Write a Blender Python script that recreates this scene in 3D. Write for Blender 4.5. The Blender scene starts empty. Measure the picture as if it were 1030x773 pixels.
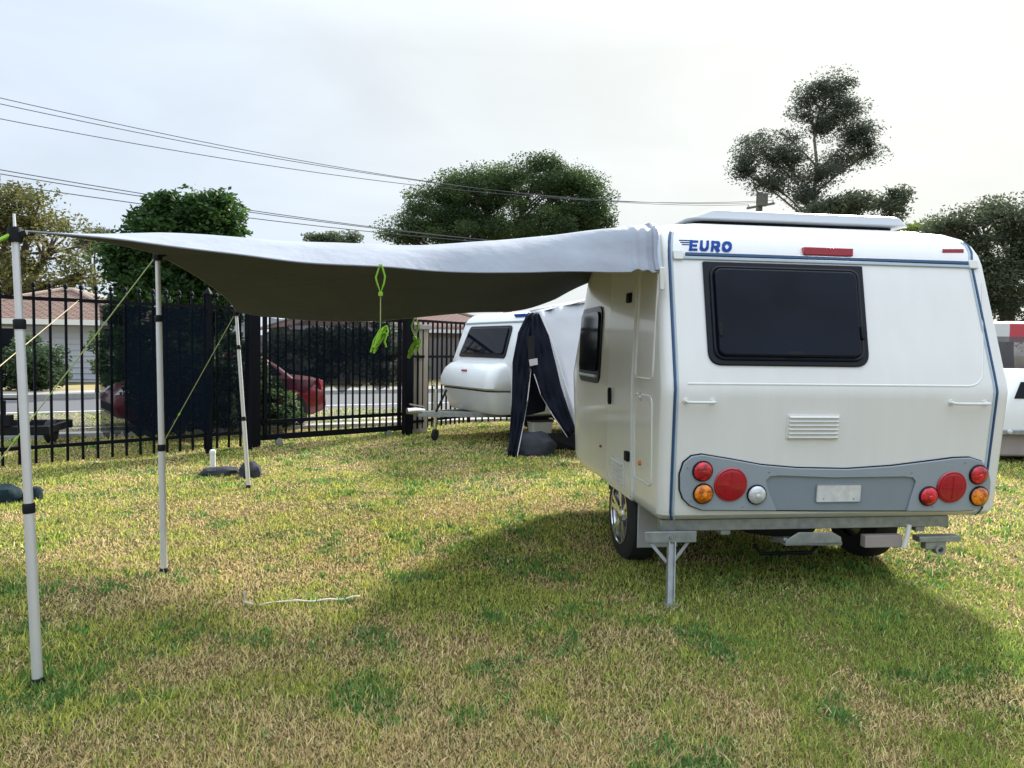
import bpy, bmesh, math, random
import numpy as np
from mathutils import Vector, Matrix, noise as mnoise
random.seed(7); rng = np.random.default_rng(7)
C = bpy.context.scene.collection
R = math.radians
PI = math.pi

# ------------------------------------------------------------------ camera
CAM = Vector((0, 0, 1.42)); PITCH = R(2.8); ROLL = 0.015; F = 750.0; W, H = 1030.0, 773.0
ROT = (Matrix.Rotation(PI/2 - PITCH, 4, 'X') @ Matrix.Rotation(ROLL, 4, 'Z'))
def ray(px, py):
    return (ROT @ Vector(((px - W/2)/F, -(py - H/2)/F, -1.0))).normalized()
def G(px, py, z=0.0):
    d = ray(px, py); return CAM + d*((z - CAM.z)/d.z)
def AT(px, py, Y):
    d = ray(px, py); return CAM + d*(Y/d.y)
cam_d = bpy.data.cameras.new('camera'); cam = bpy.data.objects.new('camera', cam_d); C.objects.link(cam)
cam.matrix_world = Matrix.Translation(CAM) @ ROT
cam_d.sensor_fit = 'HORIZONTAL'; cam_d.sensor_width = 36; cam_d.lens = 36*F/W
cam_d.clip_end = 5000; cam_d.clip_start = 0.05
bpy.context.scene.camera = cam

# ------------------------------------------------------------------ materials
def nodes_of(name):
    m = bpy.data.materials.new(name); m.use_nodes = True
    nt = m.node_tree; return m, nt, nt.nodes['Principled BSDF']
def setin(b, **k):
    for n, v in k.items():
        n = n.replace('_', ' ')
        if n in b.inputs: b.inputs[n].default_value = v
def mat(name, col, rough=0.5, metal=0.0, coat=0.0, var=0.08, scale=6.0, bump=0.0, bscale=40.0, spec=0.5, transl=0.0, stretch=None):
    m, nt, b = nodes_of(name)
    setin(b, Roughness=rough, Metallic=metal, Coat_Weight=coat, Coat_Roughness=0.08)
    b.inputs['Specular IOR Level'].default_value = spec
    tc = nt.nodes.new('ShaderNodeTexCoord'); nz = nt.nodes.new('ShaderNodeTexNoise')
    nz.inputs['Scale'].default_value = scale; nz.inputs['Detail'].default_value = 6
    src = tc.outputs['Object']
    if stretch:
        mp = nt.nodes.new('ShaderNodeMapping'); mp.inputs['Scale'].default_value = stretch
        nt.links.new(src, mp.inputs['Vector']); src = mp.outputs['Vector']
    nt.links.new(src, nz.inputs['Vector'])
    mx = nt.nodes.new('ShaderNodeMix'); mx.data_type = 'RGBA'
    mx.inputs[6].default_value = (*[c*(1-var*1.6) for c in col], 1); mx.inputs[7].default_value = (*[min(1, c*(1+var)) for c in col], 1)
    nt.links.new(nz.outputs['Fac'], mx.inputs[0]); nt.links.new(mx.outputs[2], b.inputs['Base Color'])
    if bump:
        n2 = nt.nodes.new('ShaderNodeTexNoise'); n2.inputs['Scale'].default_value = bscale; n2.inputs['Detail'].default_value = 4
        nt.links.new(src, n2.inputs['Vector'])
        bp = nt.nodes.new('ShaderNodeBump'); bp.inputs['Strength'].default_value = bump; bp.inputs['Distance'].default_value = 0.02
        nt.links.new(n2.outputs['Fac'], bp.inputs['Height']); nt.links.new(bp.outputs['Normal'], b.inputs['Normal'])
    if transl:
        tr = nt.nodes.new('ShaderNodeBsdfTranslucent'); ms = nt.nodes.new('ShaderNodeMixShader')
        nt.links.new(mx.outputs[2], tr.inputs['Color'])
        ms.inputs[0].default_value = transl
        nt.links.new(b.outputs[0], ms.inputs[1]); nt.links.new(tr.outputs[0], ms.inputs[2])
        nt.links.new(ms.outputs[0], nt.nodes['Material Output'].inputs['Surface'])
    return m
def attr_mat(name, transl=0.3, rough=0.6):
    m, nt, b = nodes_of(name)
    at = nt.nodes.new('ShaderNodeAttribute'); at.attribute_name = 'Col'
    setin(b, Roughness=rough); b.inputs['Specular IOR Level'].default_value = 0.25
    nt.links.new(at.outputs['Color'], b.inputs['Base Color'])
    tr = nt.nodes.new('ShaderNodeBsdfTranslucent'); nt.links.new(at.outputs['Color'], tr.inputs['Color'])
    ms = nt.nodes.new('ShaderNodeMixShader'); ms.inputs[0].default_value = transl
    nt.links.new(b.outputs[0], ms.inputs[1]); nt.links.new(tr.outputs[0], ms.inputs[2])
    nt.links.new(ms.outputs[0], nt.nodes['Material Output'].inputs['Surface'])
    return m
def cloth_mat(name, col, alpha):
    m, nt, b = nodes_of(name)
    setin(b, Roughness=0.9); b.inputs['Specular IOR Level'].default_value = .1; b.inputs['Base Color'].default_value = (*col, 1)
    tp = nt.nodes.new('ShaderNodeBsdfTransparent'); ms = nt.nodes.new('ShaderNodeMixShader')
    tc = nt.nodes.new('ShaderNodeTexCoord'); nz = nt.nodes.new('ShaderNodeTexNoise'); nz.inputs['Scale'].default_value = 3
    nt.links.new(tc.outputs['Object'], nz.inputs['Vector'])
    mr = nt.nodes.new('ShaderNodeMapRange'); mr.inputs[1].default_value = .3; mr.inputs[2].default_value = .7
    mr.inputs[3].default_value = alpha-.08; mr.inputs[4].default_value = min(1, alpha+.08)
    nt.links.new(nz.outputs['Fac'], mr.inputs[0]); nt.links.new(mr.outputs[0], ms.inputs[0])
    nt.links.new(tp.outputs[0], ms.inputs[1]); nt.links.new(b.outputs[0], ms.inputs[2])
    nt.links.new(ms.outputs[0], nt.nodes['Material Output'].inputs['Surface'])
    return m
def tile_mat(name, c1, c2, sc):
    m, nt, b = nodes_of(name); setin(b, Roughness=0.85)
    tc = nt.nodes.new('ShaderNodeTexCoord'); br = nt.nodes.new('ShaderNodeTexBrick')
    nt.links.new(tc.outputs['UV'], br.inputs['Vector'])
    br.inputs['Color1'].default_value = (*c1, 1); br.inputs['Color2'].default_value = (*c2, 1)
    br.inputs['Mortar'].default_value = (c1[0]*.35, c1[1]*.35, c1[2]*.35, 1); br.inputs['Scale'].default_value = sc
    br.inputs['Mortar Size'].default_value = .05
    nt.links.new(br.outputs['Color'], b.inputs['Base Color'])
    return m

M = {}
M['gel'] = mat('white_gelcoat', (.775, .77, .745), .24, coat=.4, var=.035, scale=3.0, stretch=(4, 4, .5), bump=.06, bscale=1.6)
M['gel2'] = mat('white_gelcoat_clean', (.79, .805, .81), .26, coat=.35, var=.03, scale=3, bump=.05, bscale=2)
M['white_plastic'] = mat('white_plastic', (.74, .74, .71), .4, var=.03)
M['panel_grey'] = mat('grey_moulding', (.30, .345, .39), .4, var=.04, coat=.15)
M['panel_grey2'] = mat('grey_moulding_recess', (.23, .27, .31), .45, var=.05)
M['blue_trim'] = mat('blue_trim', (.02, .07, .17), .35, var=.05)
M['blue_letter'] = mat('blue_letter', (.004, .050, .28), .5, var=.03, spec=.15)
M['grey_trim'] = mat('grey_trim', (.42, .50, .56), .35, var=.05)
M['lid'] = mat('lid_plastic', (.50, .52, .55), .4, var=.04)
M['black'] = mat('black_rubber', (.010, .011, .013), .65, var=.2, spec=.2)
M['black_gloss'] = mat('black_gloss', (.007, .009, .015), .28, var=.1, spec=.22)
M['glass_dark'] = mat('tinted_pane', (.004, .006, .012), .07, var=.15, scale=3, spec=.13)
M['glass_rear'] = mat('tinted_rear_pane', (.008, .011, .020), .07, var=.9, scale=1.6, spec=.13)
M['galv'] = mat('galvanised_steel', (.33, .35, .345), .5, metal=.55, var=.3, scale=22)
M['alu'] = mat('aluminium_tube', (.72, .72, .72), .38, metal=.45, var=.06, scale=10)
M['chrome'] = mat('bright_alloy', (.75, .76, .78), .2, metal=.9, var=.05)
M['tyre'] = mat('tyre_rubber', (.016, .016, .017), .8, var=.2, bump=.3, bscale=80)
M['red_lens'] = mat('red_lens', (.60, .010, .022), .12, coat=.5, var=.55, scale=55)
M['red_lens_dark'] = mat('red_reflector', (.40, .006, .022), .15, coat=.5, var=.2, scale=60)
M['amber_lens'] = mat('amber_lens', (.92, .24, .008), .12, coat=.5, var=.5, scale=55)
def lens_mat(name, c):
    m, nt, b = nodes_of(name); setin(b, Roughness=.10, Coat_Weight=.6, Coat_Roughness=.05)
    tc = nt.nodes.new('ShaderNodeTexCoord'); vo = nt.nodes.new('ShaderNodeTexVoronoi'); vo.inputs['Scale'].default_value = 130
    nt.links.new(tc.outputs['Object'], vo.inputs['Vector'])
    wv = nt.nodes.new('ShaderNodeTexNoise'); wv.inputs['Scale'].default_value = 28; wv.inputs['Detail'].default_value = 2; nt.links.new(tc.outputs['Object'], wv.inputs['Vector'])
    rp = nt.nodes.new('ShaderNodeValToRGB'); nt.links.new(wv.outputs['Fac'], rp.inputs[0]); e = rp.color_ramp.elements
    e[0].position = .36; e[0].color = (*[x*.38 for x in c], 1); e[1].position = .62; e[1].color = (*[min(1, x*1.25) for x in c], 1)  # light and dark blotches paint in the reflections inside the lens
    nt.links.new(rp.outputs[0], b.inputs['Base Color'])
    bp = nt.nodes.new('ShaderNodeBump'); bp.inputs['Strength'].default_value = .55; bp.inputs['Distance'].default_value = .004
    nt.links.new(vo.outputs['Distance'], bp.inputs['Height']); nt.links.new(bp.outputs['Normal'], b.inputs['Normal'])
    return m
M['red_lens'] = lens_mat('red_lens', (.66, .010, .025)); M['amber_lens'] = lens_mat('amber_lens', (.95, .22, .008))
M['clear_lens'] = mat('clear_lens', (.72, .74, .76), .1, metal=.3, coat=.6, var=.3, scale=50)
M['plate'] = mat('blank_plate', (.68, .68, .67), .4, var=.22, scale=26)
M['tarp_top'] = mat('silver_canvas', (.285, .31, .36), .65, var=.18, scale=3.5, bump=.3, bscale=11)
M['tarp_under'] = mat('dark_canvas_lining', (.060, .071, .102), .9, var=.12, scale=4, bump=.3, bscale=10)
M['steel_black'] = mat('black_powder_coat', (.003, .004, .007), .55, var=.2, spec=.12)
M['cord'] = mat('lime_cord', (.34, .40, .15), .8, var=.2, scale=40)
M['cord_bright'] = mat('bright_lime_cord', (.25, .52, .03), .7, var=.25, scale=60)
M['cord_tan'] = mat('tan_cord', (.42, .36, .22), .8, var=.15)
M['asphalt'] = mat('asphalt', (.085, .088, .095), .85, var=.25, scale=30)
M['paint'] = mat('road_paint', (.62, .62, .60), .7, var=.15, scale=8)
M['kerb'] = mat('kerb_concrete', (.36, .35, .32), .85, var=.2, scale=8)
M['weatherboard'] = mat('white_weatherboard', (.46, .48, .52), .7, var=.06)
M['roof_tile'] = tile_mat('brown_roof_tile', (.17, .095, .07), (.22, .13, .095), 1.0)
M['roof_tile2'] = tile_mat('red_roof_tile', (.17, .08, .065), (.21, .11, .09), 1.0)
M['ridge'] = mat('ridge_cap', (.40, .30, .24), .85, var=.15)
M['cream'] = mat('cream_render', (.38, .32, .25), .85, var=.12, scale=4)
M['timber'] = mat('grey_paling', (.15, .14, .135), .9, var=.25, scale=3, stretch=(6, 6, .4))
M['bark'] = mat('bark', (.10, .075, .055), .95, var=.35, scale=7, bump=.6, bscale=18)
M['bark_pale'] = mat('pale_bark', (.20, .16, .14), .9, var=.3, scale=5)
M['leaf'] = attr_mat('leaf', .42, .55)
M['grass'] = attr_mat('grass_blade', .35, .7)
M['car_red'] = mat('red_car_paint', (.20, .006, .018), .3, coat=.6, var=.06)
M['tent_dark'] = mat('charcoal_fabric', (.007, .009, .016), .85, spec=.08, var=.2, scale=5, bump=.3, bscale=9)
M['tent_light'] = mat('pale_grey_fabric', (.40, .405, .43), .75, var=.06, scale=4, bump=.8, bscale=4)
M['tent_trim'] = mat('pale_zip_tape', (.42, .42, .43), .6, var=.05)
M['bag'] = mat('grey_canvas_bag', (.045, .048, .058), .85, spec=.1, var=.3, scale=9, bump=.5, bscale=14)
M['bag_green'] = mat('dark_teal_bag', (.012, .026, .034), .8, spec=.1, var=.3, scale=9, bump=.5, bscale=14)
M['shade'] = cloth_mat('shade_cloth', (.0025, .0055, .012), .955)
M['shade_thin'] = cloth_mat('thin_shade_cloth', (.0025, .005, .010), .74)
M['mesh_right'] = cloth_mat('privacy_mesh', (.09, .085, .09), .85)
M['red_canvas'] = mat('red_canvas', (.55, .07, .09), .7, var=.08)
M['white_canvas'] = mat('white_canvas', (.70, .70, .68), .7, var=.05)
M['taupe'] = mat('taupe_skirt', (.34, .29, .27), .7, var=.15)
M['pole_wood'] = mat('weathered_pole', (.16, .17, .14), .9, var=.25)
M['wire'] = mat('wire_black', (.05, .055, .065), .6)
M['white_tape'] = mat('white_tape', (.55, .53, .45), .6, var=.1)

# ------------------------------------------------------------------ object helpers
INV = {}
def tag(o, label=None, cat=None, group=None, kind=None):
    if label: o['label'] = label
    if cat: o['category'] = cat
    if group: o['group'] = group
    if kind: o['kind'] = kind
    return o
def thing(name, label, cat, loc=(0, 0, 0), rz=0.0, group=None):
    o = bpy.data.objects.new(name, None); C.objects.link(o)
    o.location = loc; o.rotation_euler = (0, 0, rz); o.empty_display_size = .2
    INV[o.name] = (Matrix.Translation(Vector(loc)) @ Matrix.Rotation(rz, 4, 'Z')).inverted()
    return tag(o, label, cat, group)
class MB:
    def __init__(s): s.v = []; s.f = []; s.mi = []
    def add(s, vs, fs, mi=0):
        n = len(s.v); s.v += [Vector(p) for p in vs]
        for f in fs: s.f.append([i+n for i in f]); s.mi.append(mi)
        return s
    def box(s, c, size, rz=0, rot=None, mi=0):
        c = Vector(c); hx, hy, hz = [d/2 for d in size]
        Rm = rot if rot is not None else Matrix.Rotation(rz, 3, 'Z')
        vs = [c + Rm @ Vector((x*hx, y*hy, z*hz)) for x in (-1, 1) for y in (-1, 1) for z in (-1, 1)]
        return s.add(vs, [(0, 1, 3, 2), (4, 6, 7, 5), (0, 4, 5, 1), (2, 3, 7, 6), (0, 2, 6, 4), (1, 5, 7, 3)], mi)
    def bar(s, a, b, w, h, up=(0, 0, 1), mi=0):
        a, b = Vector(a), Vector(b); d = (b-a).normalized(); up = Vector(up)
        if abs(d.dot(up)) > .98: up = Vector((0, 1, 0))
        x = d.cross(up).normalized()*w/2; z = x.cross(d).normalized()*h/2
        vs = [a-x-z, a+x-z, a+x+z, a-x+z, b-x-z, b+x-z, b+x+z, b-x+z]
        return s.add(vs, [(0, 1, 2, 3), (7, 6, 5, 4), (0, 4, 5, 1), (1, 5, 6, 2), (2, 6, 7, 3), (3, 7, 4, 0)], mi)
    def tube(s, pts, r, n=10, cap=True, mi=0):
        pts = [Vector(p) for p in pts]; k = len(pts)
        rs = r if isinstance(r, (list, tuple)) else [r]*k
        vs = []; prev = None
        for i, p in enumerate(pts):
            d = (pts[min(i+1, k-1)] - pts[max(i-1, 0)])
            d = d.normalized() if d.length > 1e-9 else Vector((0, 0, 1))
            if prev is None:
                a = Vector((0, 0, 1)) if abs(d.z) < .9 else Vector((1, 0, 0))
                x = d.cross(a).normalized()
            else:
                x = (prev - d*prev.dot(d)).normalized()
            prev = x; y = d.cross(x)
            for j in range(n):
                t = 2*PI*j/n; vs.append(p + (x*math.cos(t) + y*math.sin(t))*rs[i])
        fs = [(i*n+j, i*n+(j+1) % n, (i+1)*n+(j+1) % n, (i+1)*n+j) for i in range(k-1) for j in range(n)]
        if cap: fs += [tuple(range(n))[::-1], tuple((k-1)*n+j for j in range(n))]
        return s.add(vs, fs, mi)
    def lathe(s, prof, o, ax, n=32, mi=0):
        o = Vector(o); ax = Vector(ax).normalized()
        a = Vector((0, 0, 1)) if abs(ax.z) < .9 else Vector((1, 0, 0))
        x = ax.cross(a).normalized(); y = ax.cross(x)
        vs = []
        for (r, h) in prof:
            for j in range(n):
                t = 2*PI*j/n; vs.append(o + ax*h + (x*math.cos(t)+y*math.sin(t))*max(r, 1e-4))
        k = len(prof)
        fs = [(i*n+j, i*n+(j+1) % n, (i+1)*n+(j+1) % n, (i+1)*n+j) for i in range(k-1) for j in range(n)]
        return s.add(vs, fs, mi)
    def prism(s, pts, off, mi=0):
        pts = [Vector(p) for p in pts]; off = Vector(off); n = len(pts)
        vs = pts + [p+off for p in pts]
        fs = [tuple(range(n))[::-1], tuple(range(n, 2*n))] + [(i, (i+1) % n, n+(i+1) % n, n+i) for i in range(n)]
        return s.add(vs, fs, mi)
    def loft(s, loops, cap=True, mi=0):
        n = len(loops[0]); vs = [Vector(p) for l in loops for p in l]; k = len(loops)
        fs = [(i*n+j, i*n+(j+1) % n, (i+1)*n+(j+1) % n, (i+1)*n+j) for i in range(k-1) for j in range(n)]
        if cap: fs += [tuple(range(n))[::-1], tuple((k-1)*n+j for j in range(n))]
        return s.add(vs, fs, mi)
    def grid(s, g, mi=0, close=False):
        nu = len(g); nv = len(g[0]); vs = [Vector(p) for r_ in g for p in r_]
        fs = [(i*nv+j, (i+1)*nv+j, (i+1)*nv+j+1, i*nv+j+1) for i in range(nu-1) for j in range(nv-1)]
        return s.add(vs, fs, mi)
    def build(s, name, mats, parent=None, world=False, smooth=35, bevel=0, bseg=2, recalc=True, solid=0):
        me = bpy.data.meshes.new(name)
        vs = s.v
        if parent is not None and world:
            Iv = INV[parent.name]; vs = [Iv @ p for p in vs]
        me.from_pydata([tuple(p) for p in vs], [], s.f)
        if not isinstance(mats, (list, tuple)): mats = [mats]
        for m in mats: me.materials.append(m)
        me.polygons.foreach_set('material_index', s.mi)
        if recalc:
            bm = bmesh.new(); bm.from_mesh(me); bmesh.ops.recalc_face_normals(bm, faces=bm.faces); bm.to_mesh(me); bm.free()
        if smooth:
            me.polygons.foreach_set('use_smooth', [True]*len(me.polygons))
            try: me.set_sharp_from_angle(angle=R(smooth))
            except Exception: pass
        me.update()
        o = bpy.data.objects.new(name, me); C.objects.link(o)
        if parent is not None: o.parent = parent
        if solid:
            md = o.modifiers.new('solid', 'SOLIDIFY'); md.thickness = solid; md.offset = 0
        if bevel:
            md = o.modifiers.new('bevel', 'BEVEL'); md.width = bevel; md.segments = bseg; md.limit_method = 'ANGLE'; md.angle_limit = R(40)
        return o
def rounded(pts, rad, seg=5):
    """round the corners of a 2D polygon; rad a number or one per corner"""
    out = []; n = len(pts)
    for i in range(n):
        p = Vector(pts[i]); a = Vector(pts[i-1]); b = Vector(pts[(i+1) % n])
        r_ = rad[i] if isinstance(rad, (list, tuple)) else rad
        da, db = (a-p), (b-p); r1 = min(r_, da.length*.49, db.length*.49)
        if r1 < 1e-5: out.append(p); continue
        A = p+da.normalized()*r1; B = p+db.normalized()*r1
        for k in range(seg+1):
            t = k/seg; out.append((A*(1-t)+p*t)*(1-t) + (p*(1-t)+B*t)*t)
    return out

# ------------------------------------------------------------------ sun, sky
SUN_AZ, SUN_EL = R(30), R(31)
sd = Vector((math.sin(SUN_AZ)*math.cos(SUN_EL), math.cos(SUN_AZ)*math.cos(SUN_EL), math.sin(SUN_EL)))
sl = bpy.data.lights.new('sun', 'SUN'); sl.energy = 5.0; sl.angle = R(5.5); sl.color = (1, .96, .88)
so = bpy.data.objects.new('sun', sl); C.objects.link(so); so.rotation_euler = (-sd).to_track_quat('-Z', 'Y').to_euler()
so.location = (20, 30, 30)
wd = bpy.data.worlds.new('World'); bpy.context.scene.world = wd; wd.use_nodes = True
nt = wd.node_tree; bg = nt.nodes['Background']; bg.inputs['Strength'].default_value = 0.1
sky = nt.nodes.new('ShaderNodeTexSky'); sky.sky_type = 'NISHITA'; sky.sun_disc = False
sky.sun_elevation = SUN_EL; sky.sun_rotation = SUN_AZ; sky.dust_density = 2; sky.air_density = 1.2
tc = nt.nodes.new('ShaderNodeTexCoord')
mp = nt.nodes.new('ShaderNodeMapping'); mp.inputs['Scale'].default_value = (1, 1, 3.2)
nt.links.new(tc.outputs['Generated'], mp.inputs['Vector'])
nz = nt.nodes.new('ShaderNodeTexNoise'); nz.inputs['Scale'].default_value = 2.4; nz.inputs['Detail'].default_value = 6; nz.inputs['Roughness'].default_value = .55; nz.inputs['Distortion'].default_value = .6
nt.links.new(mp.outputs['Vector'], nz.inputs['Vector'])
dt = nt.nodes.new('ShaderNodeVectorMath'); dt.operation = 'DOT_PRODUCT'; dt.inputs[1].default_value = sd
nt.links.new(tc.outputs['Generated'], dt.inputs[0])
mr = nt.nodes.new('ShaderNodeMapRange'); mr.interpolation_type = 'SMOOTHSTEP'
mr.inputs[1].default_value = .55; mr.inputs[2].default_value = .98; nt.links.new(dt.outputs['Value'], mr.inputs[0])
cm = nt.nodes.new('ShaderNodeMix'); cm.data_type = 'RGBA'      # high cloud: grey blue away from the sun, bright and warm near it
cm.inputs[6].default_value = (4.25, 4.80, 5.50, 1); cm.inputs[7].default_value = (4.85, 5.05, 4.95, 1)
nt.links.new(mr.outputs[0], cm.inputs[0])
vm = nt.nodes.new('ShaderNodeMapRange'); vm.inputs[1].default_value = .3; vm.inputs[2].default_value = .72
vm.inputs[3].default_value = .91; vm.inputs[4].default_value = 1.06; nt.links.new(nz.outputs['Fac'], vm.inputs[0])
cv = nt.nodes.new('ShaderNodeVectorMath'); cv.operation = 'SCALE'
nt.links.new(cm.outputs[2], cv.inputs[0]); nt.links.new(vm.outputs[0], cv.inputs['Scale'])
sx = nt.nodes.new('ShaderNodeSeparateXYZ'); nt.links.new(tc.outputs['Generated'], sx.inputs[0])   # sky boosted overhead, out of view, to lift the shaded caravan
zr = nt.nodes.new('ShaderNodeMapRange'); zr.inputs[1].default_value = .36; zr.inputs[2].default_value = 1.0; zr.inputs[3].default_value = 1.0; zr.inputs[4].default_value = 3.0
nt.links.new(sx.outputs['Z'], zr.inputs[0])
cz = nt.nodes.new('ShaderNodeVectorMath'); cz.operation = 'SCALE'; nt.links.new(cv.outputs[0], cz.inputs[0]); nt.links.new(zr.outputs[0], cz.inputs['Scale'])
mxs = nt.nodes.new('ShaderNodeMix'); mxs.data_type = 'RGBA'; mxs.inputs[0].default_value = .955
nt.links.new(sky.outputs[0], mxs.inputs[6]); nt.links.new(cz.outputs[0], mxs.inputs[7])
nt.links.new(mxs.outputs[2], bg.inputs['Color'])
sc = bpy.context.scene
sc.view_settings.view_transform = 'Standard'; sc.view_settings.look = 'None'; sc.view_settings.gamma = 1
sc.view_settings.exposure = 0.88
sc.render.engine = 'CYCLES'
sc.cycles.max_bounces = 8; sc.cycles.transparent_max_bounces = 16

# ------------------------------------------------------------------ noise for patches
def vnoise(x, y, seed):
    r_ = np.random.default_rng(seed); T = r_.random((64, 64))
    xi = np.floor(x).astype(int); yi = np.floor(y).astype(int); fx = x-xi; fy = y-yi
    fx = fx*fx*(3-2*fx); fy = fy*fy*(3-2*fy)
    a = T[xi % 64, yi % 64]; b = T[(xi+1) % 64, yi % 64]; c = T[xi % 64, (yi+1) % 64]; d = T[(xi+1) % 64, (yi+1) % 64]
    return (a*(1-fx)+b*fx)*(1-fy) + (c*(1-fx)+d*fx)*fy
def fbm(x, y, seed, o=4):
    s = 0; a = .5; t = 0
    for k in range(o):
        s = s + a*vnoise(x*2**k, y*2**k, seed+k); t += a; a *= .55
    return s/t

# ------------------------------------------------------------------ ground
gm, nt, b = nodes_of('lawn_soil'); setin(b, Roughness=.95); b.inputs['Specular IOR Level'].default_value = .15
tc = nt.nodes.new('ShaderNodeTexCoord')
def gnoise(s, d=6, rgh=.6):
    n = nt.nodes.new('ShaderNodeTexNoise'); n.inputs['Scale'].default_value = s; n.inputs['Detail'].default_value = d; n.inputs['Roughness'].default_value = rgh
    nt.links.new(tc.outputs['Object'], n.inputs['Vector']); return n
n1 = gnoise(1.1, 5); n2 = gnoise(28, 8, .7)
r1 = nt.nodes.new('ShaderNodeValToRGB'); nt.links.new(n1.outputs['Fac'], r1.inputs[0])
e = r1.color_ramp.elements; e[0].position = .35; e[0].color = (.05, .065, .018, 1); e[1].position = .62; e[1].color = (.16, .12, .055, 1)
r2 = nt.nodes.new('ShaderNodeValToRGB'); nt.links.new(n2.outputs['Fac'], r2.inputs[0])
e = r2.color_ramp.elements; e[0].position = .3; e[0].color = (.55, .5, .45, 1); e[1].position = .7; e[1].color = (1.25, 1.2, 1.1, 1)
mm = nt.nodes.new('ShaderNodeMix'); mm.data_type = 'RGBA'; mm.blend_type = 'MULTIPLY'; mm.inputs[0].default_value = 1
nt.links.new(r1.outputs[0], mm.inputs[6]); nt.links.new(r2.outputs[0], mm.inputs[7]); nt.links.new(mm.outputs[2], b.inputs['Base Color'])
bp = nt.nodes.new('ShaderNodeBump'); bp.inputs['Strength'].default_value = .7; bp.inputs['Distance'].default_value = .03
nt.links.new(n2.outputs['Fac'], bp.inputs['Height']); nt.links.new(bp.outputs['Normal'], b.inputs['Normal'])
g = MB().add([(-900, -900, 0), (900, -900, 0), (900, 900, 0), (-900, 900, 0)], [(0, 1, 2, 3)]).build('ground', gm, smooth=0)
g['kind'] = 'structure'

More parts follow.
